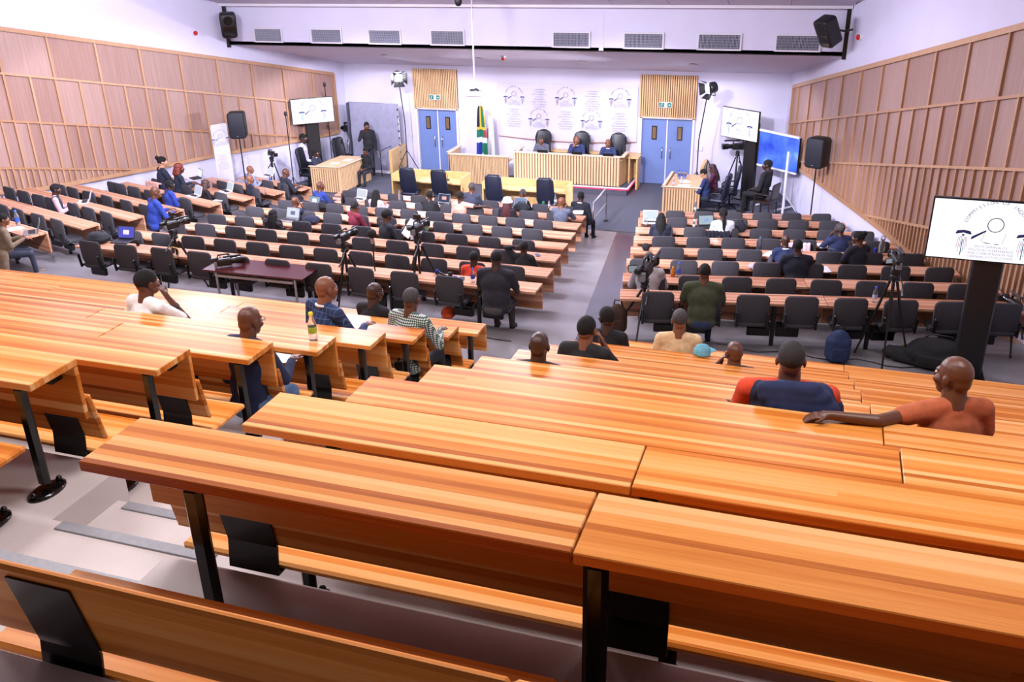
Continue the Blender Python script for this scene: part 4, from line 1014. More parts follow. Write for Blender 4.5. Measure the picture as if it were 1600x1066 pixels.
def person(label, S, rz, sk, top, sleeve='long', hair='bald', lean=.06, yaw=0, pitch=0, tilt=0, arms=('desk', 'desk'), wd=1.0, near=False,
           legs=(38, 40, 52), hairmat=None, stand=False, collar=None, shoe=(24, 22, 22), knee=None, glasses=False, garment='shirt', cut=.72, group=None):
    x, y, fl, sc = S; rz = R(rz)
    t = thing('person', label, 'person', (0, 0, 0), rz, group); dz = .40 if stand else 0
    hy = lean + .035
    off = Matrix.Rotation(rz, 3, 'Z') @ Vector((0, hy * sc, 0)); t.location = (x - off.x, y - off.y, fl); t.scale = (sc, sc, sc)
    vb = .0085 if near else .0125; vc = .014 if near else .019
    nb = Vector((0, lean * .85, 1.085 + dz)); hd = Vector((0, hy, 1.25 + dz)); cz = 1 if not stand else 1
    Mh = Matrix.Translation(hd) @ RZ(R(yaw)) @ RX(R(pitch)) @ RY(R(tilt)) @ Matrix.Scale(1.06, 4)
    P = lambda *v: Mh @ Vector(v)
    b = MB()
    def ell(mb, c, r, M=Mh, n=12): mb.ball(c, r, n, 8, 0, M)
    ell(b, (0, -.014, .032), (.077, .099, .090), n=16); ell(b, (0, .032, -.035), (.063, .062, .085), n=14); ell(b, (0, .048, -.088), (.044, .042, .034))
    ell(b, (0, -.055, -.02), (.062, .05, .06)); ell(b, (0, .074, .022), (.052, .026, .015)); ell(b, (0, .089, -.068), (.026, .013, .008)); ell(b, (0, .089, -.079), (.023, .013, .008))
    capsule(b, P(0, .094, .008), P(0, .112, -.034), .010, .015, 8)
    for s in (-1, 1):
        ell(b, (s * .080, -.008, -.012), (.011, .024, .034)); ell(b, (s * .045, .062, -.03), (.026, .03, .026))
    capsule(b, nb + Vector((0, -.012, -.02)), P(0, -.022, -.07), .074 if hair != 'long' else .058, .069 if hair != 'long' else .054, 12)
    sh = {s: Vector((s * .185 * wd, lean * .75, 1.04 + dz)) for s in (-1, 1)}
    capsule(b, sh[-1] + Vector((.02, 0, 0)), sh[1] - Vector((.02, 0, 0)), .055, .055, 10)
    b.ball((0, lean * .55, .89 + dz), (.155 * wd, .095, .17), 12, 8); b.ball((0, lean * .15, .66 + dz), (.14 * wd, .095, .16), 12, 8)
    c = MB(); kw = wd
    capsule(c, sh[-1], sh[1], .072, .072, 12); capsule(c, nb + Vector((0, -.015, -.055)), nb + Vector((0, -.01, -.005)), .085, .070, 12)
    for s in (-1, 1): capsule(c, nb + Vector((s * .045, -.012, -.005)), sh[s] + Vector((0, 0, .004)), .060, .070, 10)
    c.ball((0, lean * .55 - .005, .88 + dz), (.192 * kw, .128 * (kw ** .5), .20), 16, 10); c.ball((0, lean * .2 + .012, .68 + dz), (.178 * kw, .135 * kw, .22), 16, 10); c.ball((0, 0, .53 + dz), (.18 * kw, .145, .12), 14, 8)
    for i, s in enumerate((-1, 1)):
        A = ARMS[arms[i]] if isinstance(arms[i], str) else arms[i]
        el = Vector((A[0][0] * s * (wd if wd < 1.1 else 1.08), A[0][1] + lean * .4, A[0][2])); wr = Vector((A[1][0] * s, A[1][1] + lean * .5, A[1][2]))
        if stand and arms[i] not in ('down', 'phone'): el.z += .30; wr.z += .30
        capsule(b, sh[s], el, .050, .041, 10); capsule(b, el, wr, .042, .028, 10)
        hand(b, wr, (A[2][0] * s, A[2][1], A[2][2]), (A[3][0] * s, A[3][1], A[3][2]), s, A[4], 1.0 if near else 1.15)
        if sleeve == 'long': capsule(c, sh[s], el, .068, .056, 10); capsule(c, el, el.lerp(wr, .93), .056, .040, 10)
        elif sleeve == 'short': capsule(c, sh[s], sh[s].lerp(el, cut), .070, .064, 10)
        else: capsule(c, sh[s], sh[s].lerp(el, .12), .068, .064, 10)
    blob('body', b, skin(sk), t, vb, 2)
    blob(garment, c, top if not isinstance(top, tuple) else cloth(top), t, vc, 4)
    if collar: part('collar', MB().tube([(.073 * math.cos(a), nb.y - .012 + .073 * math.sin(a), nb.z + .012 + .012 * math.sin(a) * -1) for a in [2 * math.pi * q / 16 for q in range(17)]], .014, 6, cap=False), cloth(collar), t)
    l = MB(); f = {}
    for s in (-1, 1):
        hp = Vector((s * .09, .0, .53 + dz * 1.0)); kn = Vector((s * .12, .42, .50)) if knee is None else Vector((knee[0] * s + knee[3] if len(knee) > 3 else knee[0] * s, knee[1], knee[2])); an = Vector((kn.x, kn.y + .02, .09))
        if stand: hp.z = .93; kn = Vector((s * .10, .02, .50)); an = Vector((s * .11, -.01, .09))
        capsule(l, hp, kn, .092, .066, 10); capsule(l, kn, an, .064, .048, 10); f[s] = an
    l.ball((0, -.01, .53 + dz), (.17 * kw, .14, .11), 14, 8)
    blob('trousers', l, cloth(legs), t, .02, 3)
    for s in (-1, 1):
        m = MB(); capsule(m, f[s] + Vector((0, -.02, -.045)), f[s] + Vector((s * .01, .13, -.052)), .042, .034, 10); part('shoe', m, cloth(shoe), t)
    for s in (-1, 1):
        e = MB(); ell(e, (s * .030, .0835, .004), (.013, .011, .010)); eo = part('eye', e, M_eyew, t)
        e = MB(); ell(e, (s * .030, .0925, .004), (.006, .004, .006)); part('iris', e, M_eyed, eo)
    hm = hairmat or M_hair
    def cap(k, front=.25, low=-.02, jag=0):
        "scalp hair: ellipsoid shell, pulled under the skin below the hair line"
        m = MB(); vs = []; n, q = 28, 18
        for i in range(q + 1):
            for j in range(n):
                a, p = 2 * math.pi * j / n, math.pi * i / q
                v = Vector((math.sin(p) * math.cos(a), math.sin(p) * math.sin(a), math.cos(p)))
                hl = low + front * max(0, v.y) * .28 + (.02 if abs(v.x) > .8 and v.y > -.2 else 0); z = .032 + v.z * .09
                g = k if z > hl else .9
                vs.append((v.x * .077 * g, -.014 + v.y * .099 * g, .032 + v.z * .09 * g))
        m.add(vs, [(i * n + j, (i + 1) * n + j, (i + 1) * n + (j + 1) % n, i * n + (j + 1) % n) for i in range(q) for j in range(n)], 0, True, Mh); return m
    if hair in ('short', 'bun', 'stubble'): part('hair', cap(1.07 if hair != 'stubble' else 1.025, .25, -.035), hm, t)
    if hair == 'afro': part('hair', cap(1.16, .22, -.045), hm, t)
    if hair == 'bun':
        part('hair_bun', MB().ball((0, -.10, .10), (.05, .05, .05), 12, 8, 0, Mh), hm, t)
    if hair in ('long', 'braids', 'ponytail', 'bob', 'crop'):
        part('hair', cap(1.12, .22, -.05), hm, t)
        h = MB()
        if hair in ('long', 'bob'):
            ln = .34 if hair == 'long' else .10
            for j in range(13):
                a = R(180 + 15 * j - 0) ; px, py = .078 * math.cos(a), -.01 + .095 * math.sin(a)
                capsule(h, P(px, py, .0), P(px * 1.25, py * 1.25 - .015, -.12), .036, .038, 6)
                if ln > .2: capsule(h, P(px * 1.25, py * 1.25 - .015, -.12), P(px * 1.35, py * 1.1 - .06, -.05 - ln), .038, .026, 6)
            blob('hair_fall', h, hm, t, .014, 2)
        elif hair == 'ponytail':
            capsule(h, P(0, -.10, .03), P(.01, -.15, -.12), .035, .045, 8); capsule(h, P(.01, -.15, -.12), P(.015, -.15, -.40), .045, .030, 8); blob('ponytail', h, hm, t, .014, 2)
        elif hair == 'braids':
            rnd = random.Random(3)
            for j in range(26):
                a = R(175 + 190 * j / 25); px, py = .085 * math.cos(a), -.01 + .10 * math.sin(a)
                pts = [P(px * .8, py * .8, .06), P(px * 1.08, py * 1.08, 0), P(px * 1.3, py * 1.25 - .02, -.14), P(px * 1.4 + rnd.uniform(-.02, .02), py * 1.2 - .05, -.28), P(px * 1.45 + rnd.uniform(-.03, .03), py * 1.1 - .06, -.40 + rnd.uniform(-.05, .05))]
                h.tube(pts, [.014, .015, .014, .013, .009], 6)
            part('braids', h, hm, t, stuff=True)
    if glasses:
        g = MB()
        for s in (-1, 1):
            g.tube([P(s * .032 + .024 * math.cos(R(q)), .104, .004 + .018 * math.sin(R(q))) for q in range(0, 361, 30)], .0025, 5); g.tube([P(s * .056, .10, .006), P(s * .083, .02, .008), P(s * .085, -.02, -.005)], .003, 5)
        g.tube([P(-.008, .106, .006), P(.008, .106, .006)], .0025, 5); part('glasses', g, M_blk, t)
    t['_h'] = 1; del t['_h']
    return t, Mh, nb
def headphones(t, Mh, mat):
    m = MB(); m.tube([Mh @ Vector((.088 * math.cos(R(a)), -.005, .03 + .10 * math.sin(R(a)))) for a in range(-20, 201, 20)], .011, 6)
    for s in (-1, 1): m.ball((s * .09, -.005, -.012), (.018, .034, .038), 10, 7, 0, Mh)
    part('headphones', m, mat, t)

# --- raked benches, block by the brown table
t, Mh, nb = person('person in a white T-shirt resting a cheek on one hand, wristband on', (-6.273,7.030,2.992,1.061), -12, MD, (244, 238, 240), 'short', 'short', lean=.08, yaw=-12, arms=('lap', 'cheek'), near=True)
part('wristband', MB().tube([(.165 + .036 * math.cos(a), .25 + .03 * math.sin(a), 1.00 + .02 * math.cos(a) * -1) for a in [2 * math.pi * q / 14 for q in range(15)]], .009, 6), M_blk, t)
person('bald person with thin glasses and navy jacket at the bench end, reading papers', (-4.283,5.885,3.369,0.980), -10, MD, (24, 34, 66), 'long', 'bald', lean=.13, yaw=-6, pitch=-8, arms=('lap', 'desk'), near=True, legs=(86, 112, 150), glasses=True, garment='jacket')
person('bald person in a navy windowpane blazer leaning on the bench desk', (-4.870,8.109,2.615,1.100), -24, LT, M_pane, 'long', 'bald', lean=.05, yaw=-6, arms=('lap', 'desk'), wd=1.12, near=True, garment='blazer', collar=(220, 220, 228))
person('bald person in a plain black shirt beside the gingham shirt', (-5.279,9.985,1.861,1.069), -14, DK, (26, 26, 30), 'long', 'bald', lean=.12, yaw=-8, arms=('desk', 'desk'), near=True)
person('person with cropped grey hair in a green and white gingham shirt', (-4.292,9.000,2.238,1.081), -12, MD, M_plaid, 'long', 'stubble', hairmat=M_greyhair, lean=.10, yaw=8, arms=('lap', 'desk'), wd=1.08, near=True, legs=(28, 30, 40))
# --- raked benches, block by the big screen
person('bald person with an earpiece, only head visible above the slanting desk', (-2.065,6.787,3.020,0.980), 0, DK, (36, 34, 40), 'long', 'bald', lean=.10, pitch=-4, arms=('lap', 'lap'), near=True)
person('person with short black hair and black T-shirt leaning a cheek on one hand', (-1.935,7.950,2.637,1.031), -6, LT, (30, 30, 34), 'short', 'short', lean=.08, yaw=-4, arms=('lap', 'cheek'), wd=1.05, near=True)
person('person in black with glasses, head turned towards the aisle', (-2.178,9.946,1.871,1.070), 4, DK, (24, 24, 28), 'short', 'short', lean=.10, yaw=34, arms=('lap', 'lap'), near=True, glasses=True)
person('bald person in a cream T-shirt beside a pale blue cap', (-1.315,10.014,1.871,1.100), 6, LT, (222, 190, 146), 'short', 'stubble', hairmat=M_greyhair, lean=.06, yaw=8, arms=('lap', 'lap'), near=True)
person('bald person in navy holding a hand against the face', (-0.577,8.761,2.254,0.980), 12, MD, (32, 34, 54), 'long', 'bald', lean=.12, yaw=14, arms=('cheek', 'lap'), near=True)
t, Mh, nb = person('broad person in an orange top under a navy hooded gilet', (-0.009,5.954,3.403,1.088), 4, MD, (206, 66, 34), 'short', 'stubble', lean=.02, arms=('rest', 'rest'), wd=1.36, near=True, hairmat=plain('cropped_hair', (40, 36, 36), .9))
g = MB(); g.ball((0, .0, .88), (.262, .185, .20), 18, 10); g.ball((0, .01, .66), (.25, .20, .22), 18, 10); capsule(g, (-.17, .0, 1.035), (.20, .0, 1.035), .088, .088, 12)
capsule(g, (.17, -.0, 1.03), (.275, .02, .95), .085, .082, 10)
blob('gilet', g, M_rib, t, .015, 4)
g = MB()
for x0, z0, x1, z1 in ((-.15, 1.11, .15, 1.12), (-.14, 1.07, .21, 1.07), (-.10, 1.02, .26, 1.01), (-.03, .97, .28, .95), (.05, .92, .28, .89)):
    capsule(g, (x0, -.10 - (1.11 - z0) * .35, z0), (x1, -.09 - (1.11 - z1) * .25, z1), .052, .056, 8)
capsule(g, (.19, -.02, 1.04), (.33, .06, .80), .098, .086, 10); g.ball((.0, -.06, 1.11), (.12, .09, .045), 12, 8)
blob('hood', g, cloth((30, 40, 76)), t, .014, 2)
person('bald person in a rust T-shirt stretching one bare arm along the desk', (1.012,5.954,3.403,1.098), 22, MD, (176, 92, 56), 'short', 'bald', lean=.04, yaw=26, arms=('out', 'lap'), wd=1.05, near=True, cut=.42)
person('person in a steel blue shirt sitting in the cross aisle past the big screen', (3.10, 11.15, 1.861, 1.05), 40, MD, (70, 96, 140), 'long', 'short', lean=.30, yaw=0, pitch=-25, arms=('lap', 'lap'), near=True)
# --- middle desk rows
person('person in a dark navy polo at the end of the last middle row', (-4.342,12.120,1.745,1.028), 2, DK, (34, 34, 44), 'short', 'stubble', lean=.10, arms=('desk', 'desk'), wd=1.2, legs=(70, 66, 68))
person('person with short black hair and bright orange top', (-5.097,13.147,1.535,0.874), 0, DK, (206, 62, 40), 'short', 'short', lean=.06, pitch=-6, arms=('desk', 'desk'))
person('person in a black top with one arm bent up behind the head', (-4.714,14.612,1.305,0.854), -6, DK, (24, 24, 28), 'long', 'short', lean=.04, yaw=12, arms=('behind', 'desk'))
person('person in a charcoal jacket holding up a newspaper', (-8.077,16.080,1.075,0.959), -30, MD, (34, 36, 44), 'long', 'afro', lean=.08, yaw=-12, pitch=-8, arms=('hold', 'hold'), garment='jacket')
person('person in a maroon hooded sweatshirt leaning on the desk', (-9.573,17.532,0.825,0.900), -28, MD, (112, 28, 48), 'long', 'short', lean=.04, yaw=6, arms=('cheek', 'desk'), wd=1.1, garment='sweatshirt')
person('person with long black hair and black coat before an open laptop', (-10.596,15.872,1.075,0.869), -12, MD, (22, 20, 24), 'long', 'long', lean=.06, arms=('type', 'type'), garment='coat')
person('bald person in dark navy with white collar behind the open white laptop', (-11.082,17.550,0.825,0.906), -8, MD, (26, 32, 54), 'long', 'bald', lean=.08, yaw=-6, arms=('desk', 'cheek'), collar=(222, 222, 230), garment='jacket')
person('bald person in a bright blue jacket before the slatted side table', (-12.038,20.320,0.365,0.943), -18, MD, (40, 62, 140), 'long', 'bald', lean=.08, yaw=-10, arms=('desk', 'desk'), garment='jacket')
person('person with a mass of long black braids and pale pink top', (-10.358,20.114,0.365,0.900), -14, DK, (216, 196, 212), 'long', 'braids', lean=.06, arms=('desk', 'hold'))
person('person in black before a laptop showing a dark screen', (-8.985,20.320,0.365,0.916), -8, DK, (26, 26, 30), 'long', 'short', lean=.08, arms=('type', 'type'), wd=1.08)
person('person in a salmon pink T-shirt with an arm across the desk', (-8.167,20.320,0.365,0.934), -4, DK, (232, 166, 146), 'short', 'short', lean=.02, yaw=-8, arms=('lap', 'out'))
person('grey-haired person in a dark grey suit at the front middle row', (-8.389,21.700,0.135,1.002), -10, MD, (52, 56, 74), 'long', 'short', hairmat=M_greyhair, lean=.06, arms=('desk', 'desk'), garment='suit_jacket', wd=1.05)
t, Mh, nb = person('person in a pale pink bucket hat with dark red braids', (-6.936,20.253,0.365,0.900), -4, MD, (30, 26, 34), 'long', 'braids', hairmat=plain('wine_braids', (74, 28, 32), .6), lean=.06, arms=('type', 'type'))
part('bucket_hat', MB().lathe([(.15, .015), (.115, .06), (.098, .12), (.05, .142), (.001, .145)], 18, M=Mh @ T3(0, -.012, 0)).lathe([(.145, .012), (.11, .055)], 18, M=Mh @ T3(0, -.012, 0)), cloth((232, 214, 228)), t)
person('person in a black suit bent over papers behind the pink hat', (-7.012,21.700,0.135,0.938), -14, MD, (28, 30, 40), 'long', 'short', hairmat=M_greyhair, lean=.16, pitch=-24, arms=('desk', 'desk'), garment='suit_jacket')
person('bald person in a mid grey suit holding a hand at the mouth', (-5.598,20.320,0.365,0.959), -8, LT, (92, 98, 116), 'long', 'bald', lean=.06, yaw=-20, arms=('desk', 'cheek'), wd=1.08, garment='suit_jacket')
person('person in a black suit at the row end beside the handrail', (-5.488,21.730,0.135,0.960), -8, DK, (22, 24, 36), 'long', 'short', lean=.04, yaw=2, arms=('desk', 'lap'), wd=1.1, garment='suit_jacket', collar=(226, 226, 232), legs=(20, 22, 32), knee=(.10, .40, .50, .12))
# --- block along the paler wall
t, Mh, nb = person('person in a long beige coat with crossed legs at a dark laptop', (-14.067,12.430,1.685,0.900), -42, LT, (132, 112, 92), 'long', 'short', lean=.06, yaw=0, arms=('type', 'type'), garment='coat', legs=(60, 66, 84), shoe=(170, 136, 116), knee=(.10, .44, .50, .06), near=True)
g = MB()
for k in range(6):
    x = -.22 + .088 * k; capsule(g, (x, -.06, .58), (x * 1.15, -.13 + .02 * (k % 2), .10), .10, .08, 8)
blob('coat_skirt', g, cloth((132, 112, 92)), t, .02, 4)
t, Mh, nb = person('bearded person in a dark waistcoat and pink shirt typing on a white laptop', (-16.013,15.698,1.245,0.926), -50, DK, (218, 176, 186), 'long', 'short', lean=.04, yaw=0, arms=('type', 'type'))
g = MB(); g.ball((0, .02, .885), (.205, .14, .20), 16, 10); g.ball((0, .02, .69), (.19, .147, .22), 16, 10); capsule(g, (-.15, .03, 1.045), (.15, .03, 1.045), .08, .08, 10)
blob('waistcoat', g, cloth((40, 44, 60)), t, .018, 4)
person('bald person in a royal blue jacket bent over the desk', (-13.903,16.380,1.025,1.011), -30, MD, (38, 62, 150), 'long', 'bald', lean=.14, yaw=-6, pitch=-14, arms=('desk', 'desk'), wd=1.1, garment='jacket')
t, Mh, nb = person('person in a royal blue jacket wearing headphones at a laptop', (-14.922,18.146,0.775,0.940), -32, DK, (44, 66, 158), 'long', 'short', lean=.08, arms=('type', 'type'), garment='jacket', wd=1.05); headphones(t, Mh, M_blkp)
person('person with long brown hair in a black blazer at a white laptop', (-14.803,19.358,0.545,0.897), -36, MD, (26, 24, 28), 'long', 'long', hairmat=M_brownhair, lean=.06, yaw=-10, arms=('type', 'type'), garment='blazer')
person('person with black hair pinned up in a navy short-sleeved top', (-16.704,20.172,0.545,1.129), -34, TAN, (34, 40, 60), 'short', 'bun', lean=.06, yaw=-16, arms=('desk', 'desk'))
person('person with auburn bobbed hair in a dark navy blazer', (-16.030,19.959,0.545,1.060), -36, MD, (32, 40, 58), 'long', 'bob', hairmat=M_redhair, lean=.06, yaw=-20, arms=('type', 'type'), garment='blazer')
person('bald person in a black suit leaning back with folded arms', (-14.538,20.914,0.295,0.908), -38, LT, (28, 30, 44), 'long', 'bald', lean=.02, yaw=-16, arms=('lap', 'lap'), garment='suit_jacket', wd=1.05)
person('bald person in a pale blue shirt at the upright white laptop', (-15.715,22.673,0.055,0.922), -30, LT, (140, 156, 196), 'long', 'bald', lean=.06, yaw=-16, arms=('type', 'type'))
person('person in a black suit with papers at the front row by the slatted side table', (-14.312,22.349,0.055,0.974), -30, MD, (34, 38, 52), 'long', 'bald', lean=.10, yaw=-10, pitch=-8, arms=('desk', 'desk'), garment='suit_jacket', wd=1.1)
# --- block before the big screen
person('person with long straight black hair in navy at an open laptop', (-3.052,19.192,0.565,0.900), 10, MD, (28, 32, 50), 'long', 'long', lean=.08, arms=('type', 'type'))
person('person with a long black ponytail and white top at a tilted laptop', (-1.762,19.431,0.565,1.001), 14, MD, (226, 226, 236), 'long', 'ponytail', lean=.06, arms=('type', 'type'))
person('balding person in a navy suit holding a phone to the ear', (0.596,18.365,0.815,0.933), 30, DK, (32, 42, 78), 'long', 'short', hairmat=M_greyhair, lean=.06, yaw=16, arms=('cheek', 'desk'), wd=1.1, garment='suit_jacket')
person('person with a black bun in a short-sleeved navy top', (0.890,17.031,1.035,0.964), 36, MD, (34, 36, 50), 'short', 'bun', lean=.06, yaw=30, arms=('desk', 'desk'), wd=1.05)
person('person in a navy suit with a white collar, behind the black suit', (-0.369,16.798,1.035,0.900), 16, DK, (34, 44, 82), 'long', 'bald', lean=.08, arms=('desk', 'desk'), collar=(228, 228, 234), garment='suit_jacket')
person('person in a black suit writing on white sheets', (-0.132,15.436,1.275,0.987), 12, DK, (24, 28, 42), 'long', 'stubble', lean=.10, arms=('desk', 'desk'), wd=1.15, garment='suit_jacket', collar=(60, 64, 80))
person('bald person in a pale grey shirt behind the tripod camcorder', (-2.328,13.630,1.505,0.950), 8, LT, (172, 166, 170), 'long', 'stubble', hairmat=M_greyhair, lean=.06, arms=('desk', 'desk'), wd=1.1)
person('person in an olive green shirt with elbows on the last desk row', (-1.326,12.466,1.725,1.006), 8, MD, (60, 66, 46), 'short', 'stubble', lean=.08, arms=('desk', 'desk'), wd=1.2, legs=(40, 50, 84))
# --- stage
person('grey-haired judge in a charcoal jacket and patterned blouse', (-8.231,27.450,0.220,0.986), 172, LT, (84, 86, 104), 'long', 'crop', hairmat=M_greyhair, yaw=24, lean=.06, arms=('desk', 'desk'), garment='jacket')
person('bald middle judge in a navy suit with a fist at the mouth', (-7.095,27.450,0.220,1.013), 176, LT, (44, 56, 100), 'long', 'bald', lean=.06, yaw=22, arms=('desk', 'chin'), garment='suit_jacket', collar=(230, 230, 236))
person('bald judge in a navy suit looking down at the papers', (-6.104,27.450,0.220,0.972), 176, LT, (46, 60, 104), 'long', 'bald', lean=.12, yaw=12, pitch=-18, arms=('desk', 'desk'), garment='suit_jacket', collar=(230, 230, 236))
person('suited person with white shirt seated at the papers table', (-15.078,25.400,0.000,0.904), -88, DK, (40, 46, 66), 'long', 'short', lean=.08, yaw=-6, arms=('desk', 'desk'), garment='suit_jacket', collar=(230, 230, 236))
person('person in a lilac white shirt sitting against the paler timber wall', (-15.854,26.013,0.000,1.147), -80, DK, (206, 200, 226), 'long', 'short', lean=.02, yaw=-4, arms=('lap', 'lap'))
person('standing person in black holding a phone to the ear by the grey screen', (*(-14.203,27.300,1.374)[:2], 0, 1.0), 200, MD, (26, 26, 34), 'long', 'short', lean=.02, stand=True, arms=('down', 'phone'), yaw=16)
person('seated camera operator in black beside the silver tripod', (-13.750,26.200,0.000,0.867), 170, MD, (28, 28, 36), 'long', 'crop', lean=.04, arms=('lap', 'lap'))
person('person in a navy jacket with glasses writing at the bottle table', (-2.927,25.400,0.000,0.946), 88, TAN, (34, 50, 96), 'long', 'short', lean=.10, pitch=-14, arms=('desk', 'desk'), garment='jacket', glasses=True)
person('person in a maroon top with braided dark hair at the bottle table', (-2.783,26.250,0.000,0.907), 92, MD, (92, 36, 66), 'long', 'braids', lean=.08, pitch=-10, arms=('desk', 'desk'), hairmat=plain('plum_hair', (48, 22, 30), .6))
person('person in black lounging on a wooden chair before the blue board', (-1.250,25.750,0.000,1.142), 68, DK, (24, 24, 30), 'long', 'short', lean=-.08, yaw=18, arms=('lap', 'lap'), legs=(20, 20, 26))
# ------------------------------------------------------------------ equipment and small things
def tripod(label, foot, top, spread=.42, col=None, lean=0):
    m_ = col or M_blk; t = thing('tripod', label, 'tripod', foot); h = top[2] - foot[2]
    part('centre_column', MB().tube([(0, 0, h * .42), (0, 0, h)], .022, 8), m_, t); part('pan_head', MB().bevbox((0, 0, h - .05), (.11, .13, .10), .02).lathe([(.05, h - .16), (.07, h - .13), (.05, h - .10)], 10), M_blkp, t)
    part('pan_handle', MB().tube([(.05, -.05, h - .06), (.09, -.22, h - .16), (.10, -.40, h - .26)], [.010, .010, .017], 6), M_blk, t)
    for k in range(3):
        a = 2 * math.pi * k / 3 + .5; c, s = math.cos(a), math.sin(a)
        lg = part('leg', MB().tube([(c * .05, s * .05, h - .20), (c * spread * .55, s * spread * .55, h * .42)], .020, 7).tube([(c * spread * .5, s * spread * .5, h * .48), (c * spread, s * spread, .02)], .014, 7), m_, t)
        part('foot', MB().ball((c * spread, s * spread, .022), .022, 8, 6), M_blk, lg); part('spreader', MB().tube([(0, 0, h * .42), (c * spread * .62, s * spread * .62, h * .36)], .008, 5), m_, t)
    return t
def camcorder(label, loc, rz, big=False, light=False):
    k = 1.5 if big else 1.0; t = thing('video_camera', label, 'camera', loc, R(rz)); t.scale = (k, k, k)
    part('body', MB().bevbox((0, 0, .085), (.11, .24, .12), .02), M_blkp, t); part('lens_barrel', MB().tube([(0, .12, .09), (0, .18, .09), (0, .20, .09), (0, .27, .09)], [.045, .045, .055, .058], 12), M_gloss, t)
    part('lens_hood', MB().bevbox((0, .29, .09), (.13, .06, .10), .012), M_blk, t); part('top_handle', MB().tube([(0, -.10, .14), (0, -.09, .21), (0, .08, .21), (0, .11, .14)], .014, 7), M_blk, t)
    part('viewfinder', MB().bevbox((-.03, -.15, .13), (.06, .12, .06), .012), M_blkp, t); sc_ = part('flip_screen', MB().bevbox((-.12, .0, .10), (.10, .015, .075), .005), M_blk, t, M=RZ(R(20)))
    part('screen_glow', MB().box((-.12, -.009, .10), (.085, .002, .06)), emit('monitor_glow', (150, 160, 170), .6), sc_)
    part('microphone', MB().tube([(.07, -.02, .19), (.07, .26, .19)], .016, 8), M_blk, t); part('battery', MB().bevbox((0, -.14, .06), (.075, .05, .09), .008), M_grey, t)
    if light: part('top_light', MB().bevbox((0, .02, .27), (.12, .05, .08), .01).tube([(0, .02, .21), (0, .02, .24)], .01, 6), M_blkp, t)
    return t
def rig(lb, foot, top, rz=0, big=False, light=False, spread=.42, col=None, kind='camcorder'):
    tripod('%s tripod under the camera %s' % ('silver' if col else 'black', lb), foot, (foot[0], foot[1], top[2] - .14), spread, col)
    return camcorder('black video camera on a tripod %s' % lb, (foot[0], foot[1], top[2] - .14), rz, big, light)
f = (-10.250,12.333,1.861); rig('between the brown table and the beige coat', f, (-10.057,12.333,3.084), -20, light=True)
f = (-6.984,12.318,1.861); rig('behind the navy blazer, turned to the judges', f, (-6.942,12.318,3.136), -8)
f = (-5.819,12.583,1.861); rig('with a lamp on top, behind the gingham shirt', f, (-5.790,12.583,3.294), -6, light=True, spread=.48)
f = (-2.179,12.489,1.861); rig('at the aisle corner, behind the pale grey shirt', f, (-2.240,12.489,2.937), -4, big=True, spread=.50)
f = (1.177,12.519,1.861); rig('between the blue rucksack and the big screen column', f, (0.957,12.519,3.408), 8, spread=.40)
f = (2.908,13.587,1.861); rig('past the big screen column', f, (2.783,13.587,2.545), 20, spread=.45)
f = (-15.317,28.131,0.000); rig('beside the grey backdrop on the stage', f, (-15.077,28.131,1.385), 100, big=True, col=M_alu)
f = (-2.224,27.622,0.000); rig('before the emblem screen at the blue board', f, (-2.324,27.622,1.504), 110, big=True, spread=.5)
f = (-15.75, 23.9, .0); rig('against the white wall by the empty swivel chair', f, (-16.290,23.900,1.457), -120, spread=.35)
p = (-6.569,12.490,1.861)
t = thing('ball_microphone', 'black ball-headed microphone on a slim stand between two cameras', 'microphone', p); h = 3.123 - 1.861
part('stand_pole', MB().tube([(0, 0, .02), (0, 0, h - .1)], .012, 7).lathe([(.15, 0), (.15, .02), (.02, .035)], 14), M_blk, t); part('clamp', MB().bevbox((0, 0, h - .12), (.05, .05, .10), .01), M_alu, t); part('foam_ball', MB().ball((0, 0, h), .075, 14, 10), plain('foam_black', (30, 28, 28), .95, bump=.4, scale=150), t)
for lb, p, q in (('slim black microphone stand before the timber wall beside the emblem screen', (-16.25, 24.9, .0), (-15.709,24.900,2.418)), ('tall slim black pole rising behind the emblem screen', (-15.15, 26.75, .0), (-15.302,26.750,3.036))):
    t = thing('pole_stand', lb, 'stand', p); t.location.x = q[0]; h = q[2]
    part('pole', MB().tube([(0, 0, .1), (0, 0, h)], .016, 7), M_blk, t); part('head', MB().ball((0, 0, h), (.05, .05, .08), 10, 8), M_blkp, t)
    for k in range(3):
        a = 2.1 * k; part('leg', MB().tube([(0, 0, .45), (.25 * math.cos(a), .25 * math.sin(a), .01)], .011, 6), M_blk, t)

# brown folding table and what lies on it
A, B, C_ = Vector((-9.179,11.547,2.600)), Vector((-7.368,11.564,2.600)), Vector((-7.245,11.987,2.600)); d = B - A; L = d.length; W = .62
t = thing('folding_table', 'dark maroon folding table standing in the cross aisle', 'table', (A.x, A.y, 1.861), math.atan2(d.y, d.x))
part('tabletop', MB().bevbox((L / 2, W / 2, .725), (L, W, .03), .006), M_maroon, t)
for q in (.22, L - .16):
    part('leg_frame', MB().tube([(q, .06, .71), (q, .06, .02)], .02, 8).tube([(q, W - .06, .71), (q, W - .06, .02)], .02, 8).tube([(q, .0, .02), (q, W, .02)], .022, 8), M_alu, t)
part('low_rail', MB().bevbox((L / 2, .06, .14), (L - .4, .03, .06), .01), M_alu, t); part('under_rail', MB().bevbox((L / 2, .06, .64), (L - .4, .02, .05), .006), M_alu, t)
p = (-8.883,11.764,2.600); camcorder('dark camcorder kit lying on the maroon folding table', p, -50)
m = MB(); P0 = Vector((-10.122,12.484,2.200))
